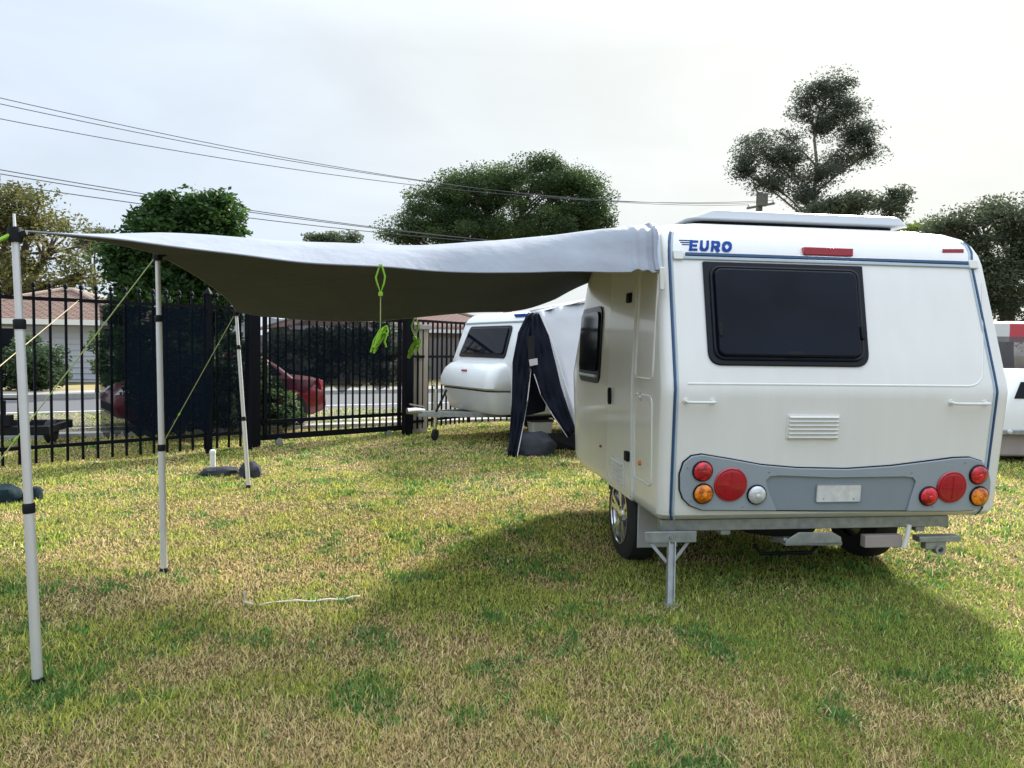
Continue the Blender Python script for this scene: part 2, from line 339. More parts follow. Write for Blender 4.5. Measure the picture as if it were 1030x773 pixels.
# grass blades: short mown lawn, straw and green in patches
def make_grass(N=700000):
    lr = rng.random(N); r0, r1 = 1.7, 17.0
    r_ = r0*(r1/r0)**(lr**1.02); az = (rng.random(N)-.5)*2*R(46)
    x = r_*np.sin(az); y = r_*np.cos(az)
    big = fbm(x*.5+11, y*.5+5, 3, 3); mid = fbm(x*1.7, y*1.7, 20, 4); fine = fbm(x*6, y*6, 40, 3)
    green = (big*.30 + mid*.45 + fine*.45)/1.2
    green = (green-np.mean(green))/np.std(green)+.55*np.clip((x-.2)/1.6, -.4, 1)*np.clip((7-y)/2.5, 0, 1)+.35*np.exp(-((y-5.6)/1.5)**2)  # greener at right; the sunlit middle strip's yellow-green is painted in
    rnd = rng.normal(size=N)
    gsel = 1/(1+np.exp(-(green*1.15 + rnd*.7 - .15)*1.6))
    tf = fbm(x*3.1+31, y*3.1+17, 60, 3)+.5*(fbm(x*11, y*11, 77, 2)-.5)
    tuft = np.clip((tf-.56)/.32, 0, 1)                                  # broad-leafed weeds
    straw = np.array([.64, .475, .215]); straw2 = np.array([.82, .69, .37]); brown = np.array([.30, .20, .10])
    yel = np.array([.68, .655, .145]); grn = np.array([.165, .285, .055]); dk = np.array([.095, .205, .048])
    k = rng.random((N, 1)); k2 = rng.random((N, 1))
    sc_ = straw*(1-k) + straw2*k; sc_ = np.where(k2 < .18, brown, sc_)
    kk = k*(.55+.9*fine[:, None])*(1-.5*np.clip((x-.1)/1.5, 0, 1)*np.clip((6.2-y)/1.5, 0, 1))[:, None]; gc_ = grn*(1-kk) + yel*kk  # less yellow at near right: the caravan's shadow tinted into the blades
    s = (gsel > rng.random(N))[:, None]
    col = np.where(s, gc_, sc_)
    dkm = (rng.random(N) < tuft*.62)[:, None]
    col = np.where(dkm, dk*(.75+1.0*k), col)
    col *= (.66 + .68*rng.random((N, 1)))
    h = (.008 + .019*rng.random(N)**1.7) * (1+.3*tuft) * (.7+.6*fine)
    long_ = rng.random(N) < .035; h = np.where(long_, h*2.1, h)
    w = (.0011 + .0012*rng.random(N)) * np.maximum(1, r_/2.8) * (1+1.3*dkm[:, 0])
    yaw = rng.random(N)*2*PI; lean = np.abs(rng.normal(size=N))*.8+.25
    lean = np.where((~s[:, 0]) & (rng.random(N) < .5), 1.42, np.minimum(lean, 1.4))
    dx, dy = np.cos(yaw), np.sin(yaw); fy2 = rng.random(N)*2*PI; wx, wy = np.cos(fy2)*w, np.sin(fy2)*w
    V = np.zeros((N, 5, 3)); L = h*1.35
    z0 = -.002
    mx_, mz = L*.5*np.sin(lean*.6), L*.5*np.cos(lean*.6)
    tx, tz = mx_+L*.5*np.sin(lean), mz+L*.5*np.cos(lean)
    V[:, 0, 0] = x-wx; V[:, 0, 1] = y-wy; V[:, 0, 2] = z0
    V[:, 1, 0] = x+wx; V[:, 1, 1] = y+wy; V[:, 1, 2] = z0
    V[:, 2, 0] = x+dx*mx_+wx*.8; V[:, 2, 1] = y+dy*mx_+wy*.8; V[:, 2, 2] = mz
    V[:, 3, 0] = x+dx*mx_-wx*.8; V[:, 3, 1] = y+dy*mx_-wy*.8; V[:, 3, 2] = mz
    V[:, 4, 0] = x+dx*tx; V[:, 4, 1] = y+dy*tx; V[:, 4, 2] = tz+.003
    me = bpy.data.meshes.new('grass')
    me.vertices.add(N*5); me.vertices.foreach_set('co', V.reshape(-1))
    base = (np.arange(N)*5)[:, None]
    loops = np.concatenate([base+np.array([0, 1, 2, 3]), base+np.array([3, 2, 4])], axis=1).reshape(-1)
    me.loops.add(N*7); me.loops.foreach_set('vertex_index', loops.astype(np.int32))
    st = np.stack([np.arange(N)*7, np.arange(N)*7+4], 1).reshape(-1)
    me.polygons.add(N*2); me.polygons.foreach_set('loop_start', st.astype(np.int32))
    me.update(calc_edges=True); me.validate()
    ca = me.color_attributes.new('Col', 'FLOAT_COLOR', 'POINT')
    cc = np.ones((N, 5, 4)); cc[:, :, :3] = col[:, None, :]
    ca.data.foreach_set('color', cc.reshape(-1))
    me.materials.append(M['grass'])
    o = bpy.data.objects.new('grass', me); C.objects.link(o)
    tag(o, 'short mown lawn of mixed green and straw coloured grass under the caravan and awning', 'grass', kind='stuff')
make_grass()

# ------------------------------------------------------------------ road beyond the fence
rd = Vector((.88, .475, 0)).normalized(); rn = Vector((-rd.y, rd.x, 0))
ne = G(330, 429); fe = G(330, 397)
wid = (fe-ne).dot(rn)
def strip(a, b, z, name, m, kind='structure', h=0):
    p = [ne+rn*a-rd*70, ne+rn*a+rd*120, ne+rn*b+rd*120, ne+rn*b-rd*70]
    p = [Vector((q.x, q.y, z)) for q in p]
    mb = MB()
    if h: mb.prism(p, (0, 0, h))
    else: mb.add(p, [(0, 1, 2, 3)])
    o = mb.build(name, m, smooth=0); o['kind'] = kind; return o
strip(0, wid, .004, 'road', M['asphalt'])
strip(-.3, 0, 0.0, 'kerb', M['kerb'], h=.06)
strip(wid, wid+.3, 0.0, 'far_kerb', M['kerb'], h=.12)
strip(wid*.12, wid*.12+.13, .008, 'road_line', M['paint'])
strip(wid*.52, wid*.52+.13, .008, 'road_centre_line', M['paint'])
vm_ = mat('dry_verge', (.30, .235, .10), .95, var=.35, scale=1.5, bump=.5)
strip(wid+.3, wid+6.5, .004, 'verge', vm_)
strip(wid+2.3, wid+3.4, .012, 'footpath', M['kerb'])

# ------------------------------------------------------------------ trees
def leaves(pts, size, cols, cvar, name, parent, aspect=.42):
    N = len(pts); P = np.asarray(pts)
    a = rng.normal(size=(N, 3)); a /= np.linalg.norm(a, axis=1)[:, None]; a[:, 2] = a[:, 2]*.7-.15
    b_ = rng.normal(size=(N, 3)); b_ -= (b_*a).sum(1)[:, None]*a/(a*a).sum(1)[:, None]; b_ /= np.linalg.norm(b_, axis=1)[:, None]
    s = size*(.6+.8*rng.random((N, 1)))
    V = np.zeros((N, 4, 3)); V[:, 0] = P-a*s*.5; V[:, 1] = P+b_*s*aspect*.5+a*s*.05; V[:, 2] = P+a*s*.5; V[:, 3] = P-b_*s*aspect*.5+a*s*.05
    Iv = np.array(INV[parent.name]); V = V.reshape(-1, 3) @ Iv[:3, :3].T + Iv[:3, 3]
    me = bpy.data.meshes.new(name)
    me.vertices.add(N*4); me.vertices.foreach_set('co', V.reshape(-1))
    me.loops.add(N*4); me.loops.foreach_set('vertex_index', np.arange(N*4, dtype=np.int32))
    me.polygons.add(N); me.polygons.foreach_set('loop_start', (np.arange(N)*4).astype(np.int32))
    me.update(calc_edges=True)
    ca = me.color_attributes.new('Col', 'FLOAT_COLOR', 'POINT')
    cc = np.ones((N, 4, 4)); cc[:, :, :3] = (cols*(1-cvar/2+cvar*rng.random((N, 1))))[:, None, :]
    ca.data.foreach_set('color', cc.reshape(-1)); me.materials.append(M['leaf'])
    o = bpy.data.objects.new(name, me); C.objects.link(o); o.parent = parent
    return o
def tree(name, label, cat, Y, bpx, blobs, leaf, ncl, nl, spread, ca, cb, tr=.2, bark='bark', group=None, deep=1.0, fork=.55, shell=.5, aspect=.42, lean=0, stem=None):
    base = AT(bpx, 400, Y); base.z = 0
    root = thing(name, label, cat, base, 0, group)
    B = []
    for (px, py, rx, ry) in blobs:
        c = AT(px, py, Y); B.append((c, rx*Y/F, ry*Y/F))
    top = max(c.z for c, _, _ in B)
    w = np.array([(a*b2)**.9 for _, a, b2 in B]); w /= w.sum()
    cl = []; own = []
    for i in range(ncl):
        k = rng.choice(len(B), p=w); c, rx, rz = B[k]
        d = rng.normal(size=3); d /= np.linalg.norm(d); q = shell+(1-shell)*rng.random()**.6
        p = np.array([c.x+d[0]*rx*q, c.y+d[1]*rx*q*deep, c.z+d[2]*rz*q])
        if p[2] < .15: p[2] = .15+.2*rng.random()
        cl.append(p); own.append(k)
    cl = np.array(cl); tone = rng.random((ncl, 1))
    leaf = leaf*.56; n_each = np.maximum(8, (nl*2.3*(.5+rng.random(ncl))).astype(int))
    idx = np.repeat(np.arange(ncl), n_each)
    dr = rng.normal(size=(len(idx), 3)); dr /= np.linalg.norm(dr, axis=1)[:, None]
    g3 = dr*(rng.random((len(idx), 1))**.45)*np.array([1.25, 1.25, .72])*spread*(.6+.9*rng.random((ncl, 1))**1.5)[idx]
    P = cl[idx]+g3; P[:, 2] = np.maximum(P[:, 2], .05)
    cols = 1.7*(np.array(ca)*(1-tone)+np.array(cb)*tone)[idx]
    leaves(P, leaf, cols, .38, 'crown', root, aspect)
    mb = MB(); zt = max(.5, top*fork)
    tp = Vector((base.x+lean*zt, base.y, zt))
    mid = base*.5+tp*.5+Vector((random.uniform(-.1, .1)*tr*4, 0, 0))
    if stem:
        SP = [base-Vector((0, 0, .1))]+[AT(px, py, Y) for px, py in stem]; tp = SP[-1]
        mb.tube(SP, [tr*1.4]+[tr*(1.1-.85*i/len(stem)) for i in range(len(stem))], 9)
    else: mb.tube([base-Vector((0, 0, .1)), base+Vector((0, 0, .15)), mid, tp], [tr*1.5, tr*1.1, tr*.9, tr*.7], 9)
    for k, (c, rx, rz) in enumerate(B):
        s0 = base.lerp(tp, random.uniform(.7, 1.0)) if k else tp
        if stem:
            want = c.z-.75*math.hypot(c.x-base.x, c.y-base.y)-.4
            s0 = min([SP[i].lerp(SP[i+1], q/6) for i in range(1, len(SP)-1) for q in range(7)], key=lambda p: abs(p.z-want))
        m1 = s0.lerp(c, .5)+Vector((random.uniform(-.2, .2)*rx, random.uniform(-.2, .2)*rx, .12*rz))
        mb.tube([s0, m1, c], [tr*.6, tr*.42, tr*.22], 7)
        js = [j for j in range(ncl) if own[j] == k]
        for j in js[:14]:
            e_ = Vector(cl[j]); m2 = c.lerp(e_, .5)+Vector((random.uniform(-.15, .15)*rx, 0, random.uniform(-.1, .15)*rz))
            st_ = m1.lerp(c, random.random())
            mb.tube([st_, m2, e_], [tr*.2, tr*.12, tr*.05], 5)
    mb.build('trunk', M[bark], root, world=True, recalc=False)
    return root
DG, MG = (.022, .050, .012), (.055, .105, .028)
tree('broadleaf_tree', 'olive brown leafed tree rising behind the tiled house at the far left', 'tree', 34, 15,
     [(5, 212, 40, 32), (52, 248, 42, 34), (-30, 225, 50, 50), (82, 280, 24, 26), (15, 288, 50, 22), (35, 212, 24, 20), (-60, 200, 60, 50)],
     .36, 170, 62, .80, (.052, .060, .020), (.110, .105, .034), .38, fork=.45, shell=.4)
tree('bushy_tree', 'dense dark glossy leafed tree just behind the shade cloth on the fence', 'tree', 13.0, 180,
     [(180, 245, 48, 42), (213, 222, 28, 24), (178, 208, 24, 16), (132, 272, 26, 32), (228, 285, 26, 44), (165, 320, 50, 60), (138, 244, 18, 8), (205, 370, 40, 50), (150, 375, 24, 50), (240, 262, 12, 18)],
     .20, 400, 78, .27, (.014, .036, .010), (.042, .085, .018), .10, deep=.7, shell=.55)
tree('spreading_tree', 'broad domed dark green tree standing behind the grey awning', 'tree', 42, 510,
     [(438, 215, 34, 24), (480, 192, 36, 22), (538, 182, 46, 18), (580, 203, 30, 30), (530, 225, 60, 20), (402, 234, 20, 9), (598, 226, 14, 18), (465, 235, 50, 14), (560, 230, 44, 18)],
     .27, 430, 135, .74, (.020, .038, .015), (.058, .090, .028), .3, fork=.5, shell=.45)
tree('gum_tree', 'tall open crowned gum tree with a forked pale trunk above the caravan roof', 'tree', 46, 815,
     [(765, 150, 24, 15), (747, 172, 11, 15), (790, 162, 22, 14), (775, 184, 22, 9), (818, 96, 20, 11), (840, 86, 16, 9), (846, 112, 19, 15), (808, 114, 10, 9), (862, 138, 17, 14), (873, 154, 8, 8), (850, 160, 16, 9), (826, 178, 24, 11), (806, 198, 18, 9), (836, 204, 12, 7), (828, 128, 12, 14), (792, 138, 8, 6)],
     .33, 300, 60, .72, (.034, .044, .034), (.066, .080, .054), .12, bark='bark_pale', fork=.70, shell=.15, aspect=.35, stem=[(817, 225), (819, 195), (822, 168), (819, 140), (823, 116), (832, 98)])
tree('small_tree', 'low grey green tree at the foot of the gum, seen over the caravan roof', 'tree', 44, 862,
     [(855, 207, 26, 14), (890, 210, 20, 16), (902, 200, 9, 9), (830, 215, 20, 12)],
     .40, 90, 45, .55, (.035, .045, .030), (.070, .085, .050), .16, shell=.3)
tree('tall_tree', 'large grey green tree filling the sky beyond the right side of the caravan', 'tree', 24, 1010,
     [(985, 238, 32, 28), (1020, 222, 40, 22), (956, 232, 20, 14), (1000, 290, 36, 46), (1050, 280, 60, 70), (1100, 250, 70, 50), (970, 275, 26, 36)],
     .20, 300, 105, .52, (.030, .042, .024), (.078, .092, .050), .28, shell=.35)
tree('round_shrub_tree', 'small yellow green tree peeping over the caravan roof beside the hatch', 'tree', 30, 925,
     [(925, 240, 24, 14), (945, 235, 14, 12), (905, 245, 20, 14)],
     .30, 60, 45, .4, (.06, .09, .02), (.11, .14, .035), .12)
tree('distant_tree', 'tiny distant tree top just above the awning, between the bushy and the spreading trees', 'tree', 70, 335,
     [(335, 240, 14, 5), (352, 240, 8, 6), (320, 242, 10, 5)], .6, 40, 30, .7, (.05, .07, .04), (.08, .1, .06), .2, shell=.3)
tree('distant_tree', 'tiny distant tree top above the awning beside the olive tree', 'tree', 70, 97,
     [(97, 236, 9, 7), (90, 244, 12, 7)], .6, 34, 30, .7, (.05, .065, .04), (.08, .09, .06), .2, shell=.3)
# shrubs
tree('shrub', 'dark rounded shrub in front of the white weatherboard wall', 'shrub', 21, 33,
     [(30, 365, 26, 26), (10, 375, 18, 18), (50, 378, 14, 14)], .22, 90, 60, .28, (.022, .04, .02), (.05, .075, .035), .05)
tree('shrub', 'leafy green shrub at the right corner of the white weatherboard wall', 'shrub', 19, 98,
     [(106, 352, 9, 22), (112, 376, 10, 14)], .22, 40, 50, .2, (.03, .055, .02), (.07, .11, .035), .05)
tree('shrub', 'low dark shrub between the pickets and the red car', 'shrub', 11.9, 232,
     [(238, 372, 26, 38), (265, 402, 22, 28), (290, 420, 14, 14), (282, 400, 10, 12), (222, 410, 28, 26)], .15, 110, 55, .13, (.016, .034, .012), (.05, .085, .03), .03)
tree('shrub', 'dark leafy shrub growing behind the dark shade cloth, in front of the red car', 'shrub', 10.6, 185,
     [(160, 395, 26, 34), (195, 392, 26, 38), (228, 395, 20, 34), (180, 360, 34, 26)], .14, 150, 60, .13, (.012, .028, .010), (.034, .06, .02), .03)
tree('hedge', 'dark clipped hedge across the road behind the gate', 'hedge', 27, 350,
     [(300, 360, 40, 26), (350, 360, 44, 26), (395, 362, 34, 24), (330, 345, 40, 18), (380, 343, 40, 18)], .3, 150, 60, .35, (.022, .034, .024), (.045, .06, .035), .08, deep=.5)

# ------------------------------------------------------------------ houses and boundary across the road
def house(name, label, c, dirv, L, D, eave, ridge, wallm, roofm, over=.5):
    d = Vector(dirv).normalized(); n = Vector((-d.y, d.x, 0)); ang = math.atan2(d.y, d.x)
    root = thing(name, label, 'house', c, ang)
    mb = MB().box((0, D/2, eave/2), (L, D, eave))
    for k in range(int(eave/.2)):                                   # lapped boards
        mb.box((0, -.012, .12+k*.2), (L, .03, .018))
    mb.build('wall', wallm, root, bevel=0, smooth=0)
    o, hx = over, L/2+over
    e = [(-hx, -o, eave-.05), (hx, -o, eave-.05), (hx, D+o, eave-.05), (-hx, D+o, eave-.05), (-hx+D*.55, D/2, ridge), (hx-D*.55, D/2, ridge)]
    rf = MB().add(e, [(0, 1, 5, 4), (1, 2, 5), (2, 3, 4, 5), (3, 0, 4)]).build('roof', roofm, root, smooth=0)
    uv = rf.data.uv_layers.new(name='UVMap')
    for p in rf.data.polygons:
        for li in p.loop_indices:
            v = rf.data.vertices[rf.data.loops[li].vertex_index].co
            if abs(p.normal.y) > abs(p.normal.x): uv.data[li].uv = (v.x/.6, math.hypot(v.y-D/2, (v.z-ridge)*1.5)/.75)
            else: uv.data[li].uv = (v.y/.6, math.hypot(v.x, v.z)/.75)
    rc = MB().tube([e[4], e[5]], .11, 8)
    for a, b2 in ((0, 4), (3, 4), (1, 5), (2, 5)): rc.tube([e[a], e[b2]], .10, 8)
    rc.build('ridge_cap', M['ridge'], rf)
    MB().box((0, -o, eave-.1), (L+2*o, .04, .18)).build('gutter', M['white_plastic'], root)
    return root
hc = AT(30, 385, 25.5); hc.z = 0
h1 = house('weatherboard_house', 'white weatherboard house with brown tiled hip roof across the road', hc, (.985, .17, 0), 6.6, 6.5, 2.15, 3.35, M['weatherboard'], M['roof_tile'])
for xx in (-2.2, -.9):
    f_ = MB().box((xx, -.03, 1.3), (1.05, .06, 1.15)).build('window', M['white_plastic'], h1)
    MB().box((xx, -.065, 1.3), (.93, .02, 1.03)).build('pane', M['glass_dark'], f_)
hc = AT(420, 385, 38); hc.z = 0
house('tiled_house', 'house with a red tiled roof showing over the grey paling fence', hc, rd, 12, 7, 2.3, 3.6, M['cream'], M['roof_tile2'])
pf0 = AT(255, 390, 27.5); pf1 = AT(640, 390, 44)
pr = thing('paling_fence', 'weathered grey timber paling fence across the road', 'fence', (pf0.x, pf0.y, 0))
mb = MB(); n = 110
for i in range(n):
    p = pf0.lerp(pf1, (i+.5)/n); dd = (pf1-pf0).normalized(); hh = 1.75+random.uniform(-.03, .03)
    mb.box((p.x, p.y+random.uniform(-.01, .01), hh/2), ((pf1-pf0).length/n*.93, .02, hh), math.atan2(dd.y, dd.x))
mb.build('palings', M['timber'], pr, world=True, smooth=0)
mb = MB()
for z in (.4, 1.4): MB().bar((pf0.x, pf0.y+.06, z), (pf1.x, pf1.y+.06, z), .05, .08).build('rail', M['timber'], pr, world=True, smooth=0)

# ------------------------------------------------------------------ power lines and pole
pp = AT(762, 262, 46)
pr = thing('power_pole', 'weathered timber power pole with cross arms above the caravan roof', 'power pole', (pp.x, pp.y, 0))
topz = AT(762, 194, 46).z
MB().tube([(pp.x, pp.y, 0), (pp.x, pp.y, topz)], [.26, .19], 12).build('pole', M['pole_wood'], pr, world=True)
tdir = Vector((.55, -.83, 0))
def arm(z, L):
    a = Vector((pp.x, pp.y-.22, z)); MB().bar(a-tdir*L, a+tdir*L, .1, .12).build('cross_arm', M['pole_wood'], pr, world=True)
za = AT(762, 208, 46).z; zb = AT(762, 258, 46).z
arm(za, 1.0); arm(zb, .9)
for z, L in ((za, .9), (zb, .8)):
    for k in (-1, 0, 1):
        a = Vector((pp.x, pp.y-.22, z+.06))+tdir*L*k
        MB().lathe([(.0, 0), (.04, 0), (.06, .06), (.035, .1), (.05, .16), (.0, .18)], a, (0, 0, 1), 10).build('insulator', M['white_plastic'], pr, world=True)
mb = MB().box((pp.x+.1, pp.y-.3, za+.35), (.55, .35, .75)); mb.build('transformer', M['pole_wood'], pr, world=True, bevel=.04)
def wire(a, b, sag, label, r=.016):
    pts = [a.lerp(b, i/24)-Vector((0, 0, 4*sag*(i/24)*(1-i/24))) for i in range(25)]
    mb = MB().tube([p-a for p in pts], r, 5)
    o = mb.build('power_line', M['wire'])
    o.location = a; tag(o, label, 'power line', 'power lines strung across the sky')
tops = [AT(-40, y, 23) for y in (89.5, 96, 112)]
for i, t_ in enumerate(tops):
    e_ = Vector((pp.x, pp.y-.22, za+.2))+tdir*.9*(i-1)
    wire(t_, e_, 1.05, ['topmost black power line of the upper three over the awning', 'middle black power line of the upper three over the awning', 'lowest black power line of the upper three over the awning'][i], .013)
lows = [AT(-40, y, 23) for y in (164, 168.5, 179)]
for i, t_ in enumerate(lows):
    e_ = Vector((pp.x, pp.y-.22, zb+.2))+tdir*.8*(i-1)
    wire(t_, e_, 0.75, ['highest of the three lower power lines passing the bushy tree', 'middle of the three lower power lines passing the bushy tree', 'lowest of the three lower power lines passing the bushy tree'][i], .015)

# ------------------------------------------------------------------ picket fence, gate
def pickets(mb, a, b, sp, z0, z1, w=.025, spear=True, skip=()):
    L = (b-a).length; n = int(L/sp); d = (b-a).normalized(); ang = math.atan2(d.y, d.x)
    for i in range(n+1):
        p = a+d*(i*sp)
        mb.box((p.x, p.y, (z0+z1)/2), (w, w, z1-z0), ang)
        if spear:
            mb.lathe([(0, 0), (.017, .0), (.019, .018), (.012, .03), (.026, .05), (.024, .075), (0, .10)], (p.x, p.y, z1), (0, 0, 1), 6)
fa = G(-70, 481); fb = G(250, 453); fm = G(210, 456.5)
def rails(mb, a, b, zs, w=.04):
    for z in zs: mb.bar((a.x, a.y, z), (b.x, b.y, z), w, .04)
fr = thing('picket_fence', 'black steel picket fence with spear tops along the left of the lawn', 'fence', (fa.x, fa.y, 0))
mb = MB(); pickets(mb, fa, fb, .155, .06, 1.97); mb.build('picket_panel', M['steel_black'], fr, world=True)
for z in (.24, 1.88): mb = MB(); rails(mb, fa, fb, (z,)); mb.build('rail', M['steel_black'], fr, world=True)
for q in (fa, fm, fb):
    m_ = MB().box((q.x, q.y, 1.02), (.075, .075, 2.06), .6); m_.lathe([(0, .07), (.055, .0), (.06, -.02)], (q.x, q.y, 2.06), (0, 0, 1), 8)
    m_.build('post', M['steel_black'], fr, world=True)
ga = G(263, 449); gb = G(404, 438)
gd = (gb-ga).normalized()
gr = thing('sliding_gate', 'wide black steel gate of upright bars between two heavy posts', 'gate', (ga.x, ga.y, 0), math.atan2(gd.y, gd.x))
def gw(q, z=0): return Vector((q.x, q.y, z))
mb = MB(); pickets(mb, ga+gd*.12, gb-gd*.1, .118, .14, 1.80, .022, False); mb.build('bar_panel', M['steel_black'], gr, world=True)
mb = MB()
for z, hh in ((.12, .08), (.34, .05), (1.82, .06)): mb.bar(gw(ga, z), gw(gb, z), .05, hh)
for q in (ga+gd*.05, gb-gd*.05): mb.box(gw(q, .97), (.05, .05, 1.76), math.atan2(gd.y, gd.x))
mb.build('gate_frame', M['steel_black'], gr, world=True)
for t_ in (.25, (gb-ga).length-.25):
    q = ga+gd*t_; MB().lathe([(0, -.03), (.05, -.03), (.05, .03), (0, .03)], gw(q, .05), Vector((-gd.y, gd.x, 0)), 16).build('roller', M['galv'], gr, world=True)
for q, nm in ((ga-gd*.10, 'heavy black gate post on the left of the sliding gate'), (gb+gd*.10, 'heavy black gate post standing right in front of the cream pillar')):
    pt = thing('gate_post', nm, 'gate post', gw(q), math.atan2(gd.y, gd.x), 'posts of the sliding gate')
    MB().box((0, 0, 1.0), (.13, .13, 2.0)).build('post_shaft', M['steel_black'], pt, bevel=.006)
    m_ = MB().add([(-.075, -.075, 2.0), (.075, -.075, 2.0), (.075, .075, 2.0), (-.075, .075, 2.0), (0, 0, 2.06)], [(0, 1, 4), (1, 2, 4), (2, 3, 4), (3, 0, 4), (3, 2, 1, 0)])
    m_.build('post_cap', M['steel_black'], pt, smooth=0)
q = gb+gd*.14+Vector((.05, .38, 0))
pl = thing('pillar', 'cream rendered pillar behind the black gate post', 'pillar', gw(q), .3)
MB().box((0, 0, .85), (.34, .34, 1.7)).build('pillar_shaft', M['cream'], pl, bevel=.01)
MB().box((0, 0, 1.73), (.42, .42, .08)).build('pillar_cap', M['kerb'], pl, bevel=.01)
fc = gw(gb+gd*.2); fk = Vector((-.75, 13.25, 0)); fd = Vector((6.2, 16.9, 0))
f2 = thing('picket_fence', 'black bar fence continuing behind the second caravan', 'fence', gw(fc))
for a_, b_ in ((fc, fk), (fk, fd)):
    mb = MB(); pickets(mb, a_, b_, .125, .08, 1.85, .024, False); mb.build('picket_panel', M['steel_black'], f2, world=True)
    for z in (.2, 1.25, 1.83): mb = MB(); rails(mb, a_, b_, (z,), .045); mb.build('rail', M['steel_black'], f2, world=True)
# shade cloths hung on the fence (each its own thing)
def hang(name, label, a, b, zt, zb, m, off, ragged=.05, wr=.012, n=26):
    d = (b-a).normalized(); nn = Vector((d.y, -d.x, 0)); L = (b-a).length
    g_ = []
    for i in range(n+1):
        col = []
        for j in range(9):
            t = i/n; z = zt+(zb+ragged*math.sin(t*17+1)*.6+ragged*.5*math.sin(t*41)-zt)*j/8
            if j == 0: z -= .025*math.sin(PI*((t*6) % 1))
            w_ = wr*math.sin(t*31+j*.7)+wr*.6*math.sin(j*2.1+t*9)
            p = a+d*(L*t)+nn*(off+w_); col.append((p.x, p.y, z))
        g_.append(col)
    root_loc = gw(a)
    mb = MB().grid(g_); mb.v = [v-root_loc for v in mb.v]
    o = mb.build(name, m, recalc=False); o.location = root_loc
    return tag(o, label, 'shade cloth', 'shade cloths hung on the fence')
fdv = (fb-fa).normalized()
def onf(px):                                                        # point of the fence line seen at that column
    d = ray(px, 400); nrm = Vector((-fdv.y, fdv.x, 0)); t = (fa-CAM).dot(nrm)/d.dot(nrm); q = CAM+d*t; return Vector((q.x, q.y, 0))
hang('shade_cloth', 'dark blue shade cloth covering the pickets in front of the bushy tree', onf(127), onf(214), 1.86, .30, M['shade'], .035)
hang('shade_cloth', 'thin see through shade cloth between the dark cloth and the gate post', onf(216), onf(249), 1.84, .33, M['shade_thin'], .04)
hang('shade_cloth', 'thin shade cloth in front of the red car bonnet, left of the middle pole', onf(100), onf(127), 1.85, .32, M['shade_thin'], .04)
hang('shade_cloth', 'dark shade cloth tied across the upper bars of the sliding gate', gw(ga+gd*.1), gw(gb-gd*.25), 1.79, .78, M['shade_thin'], .04, ragged=.07)

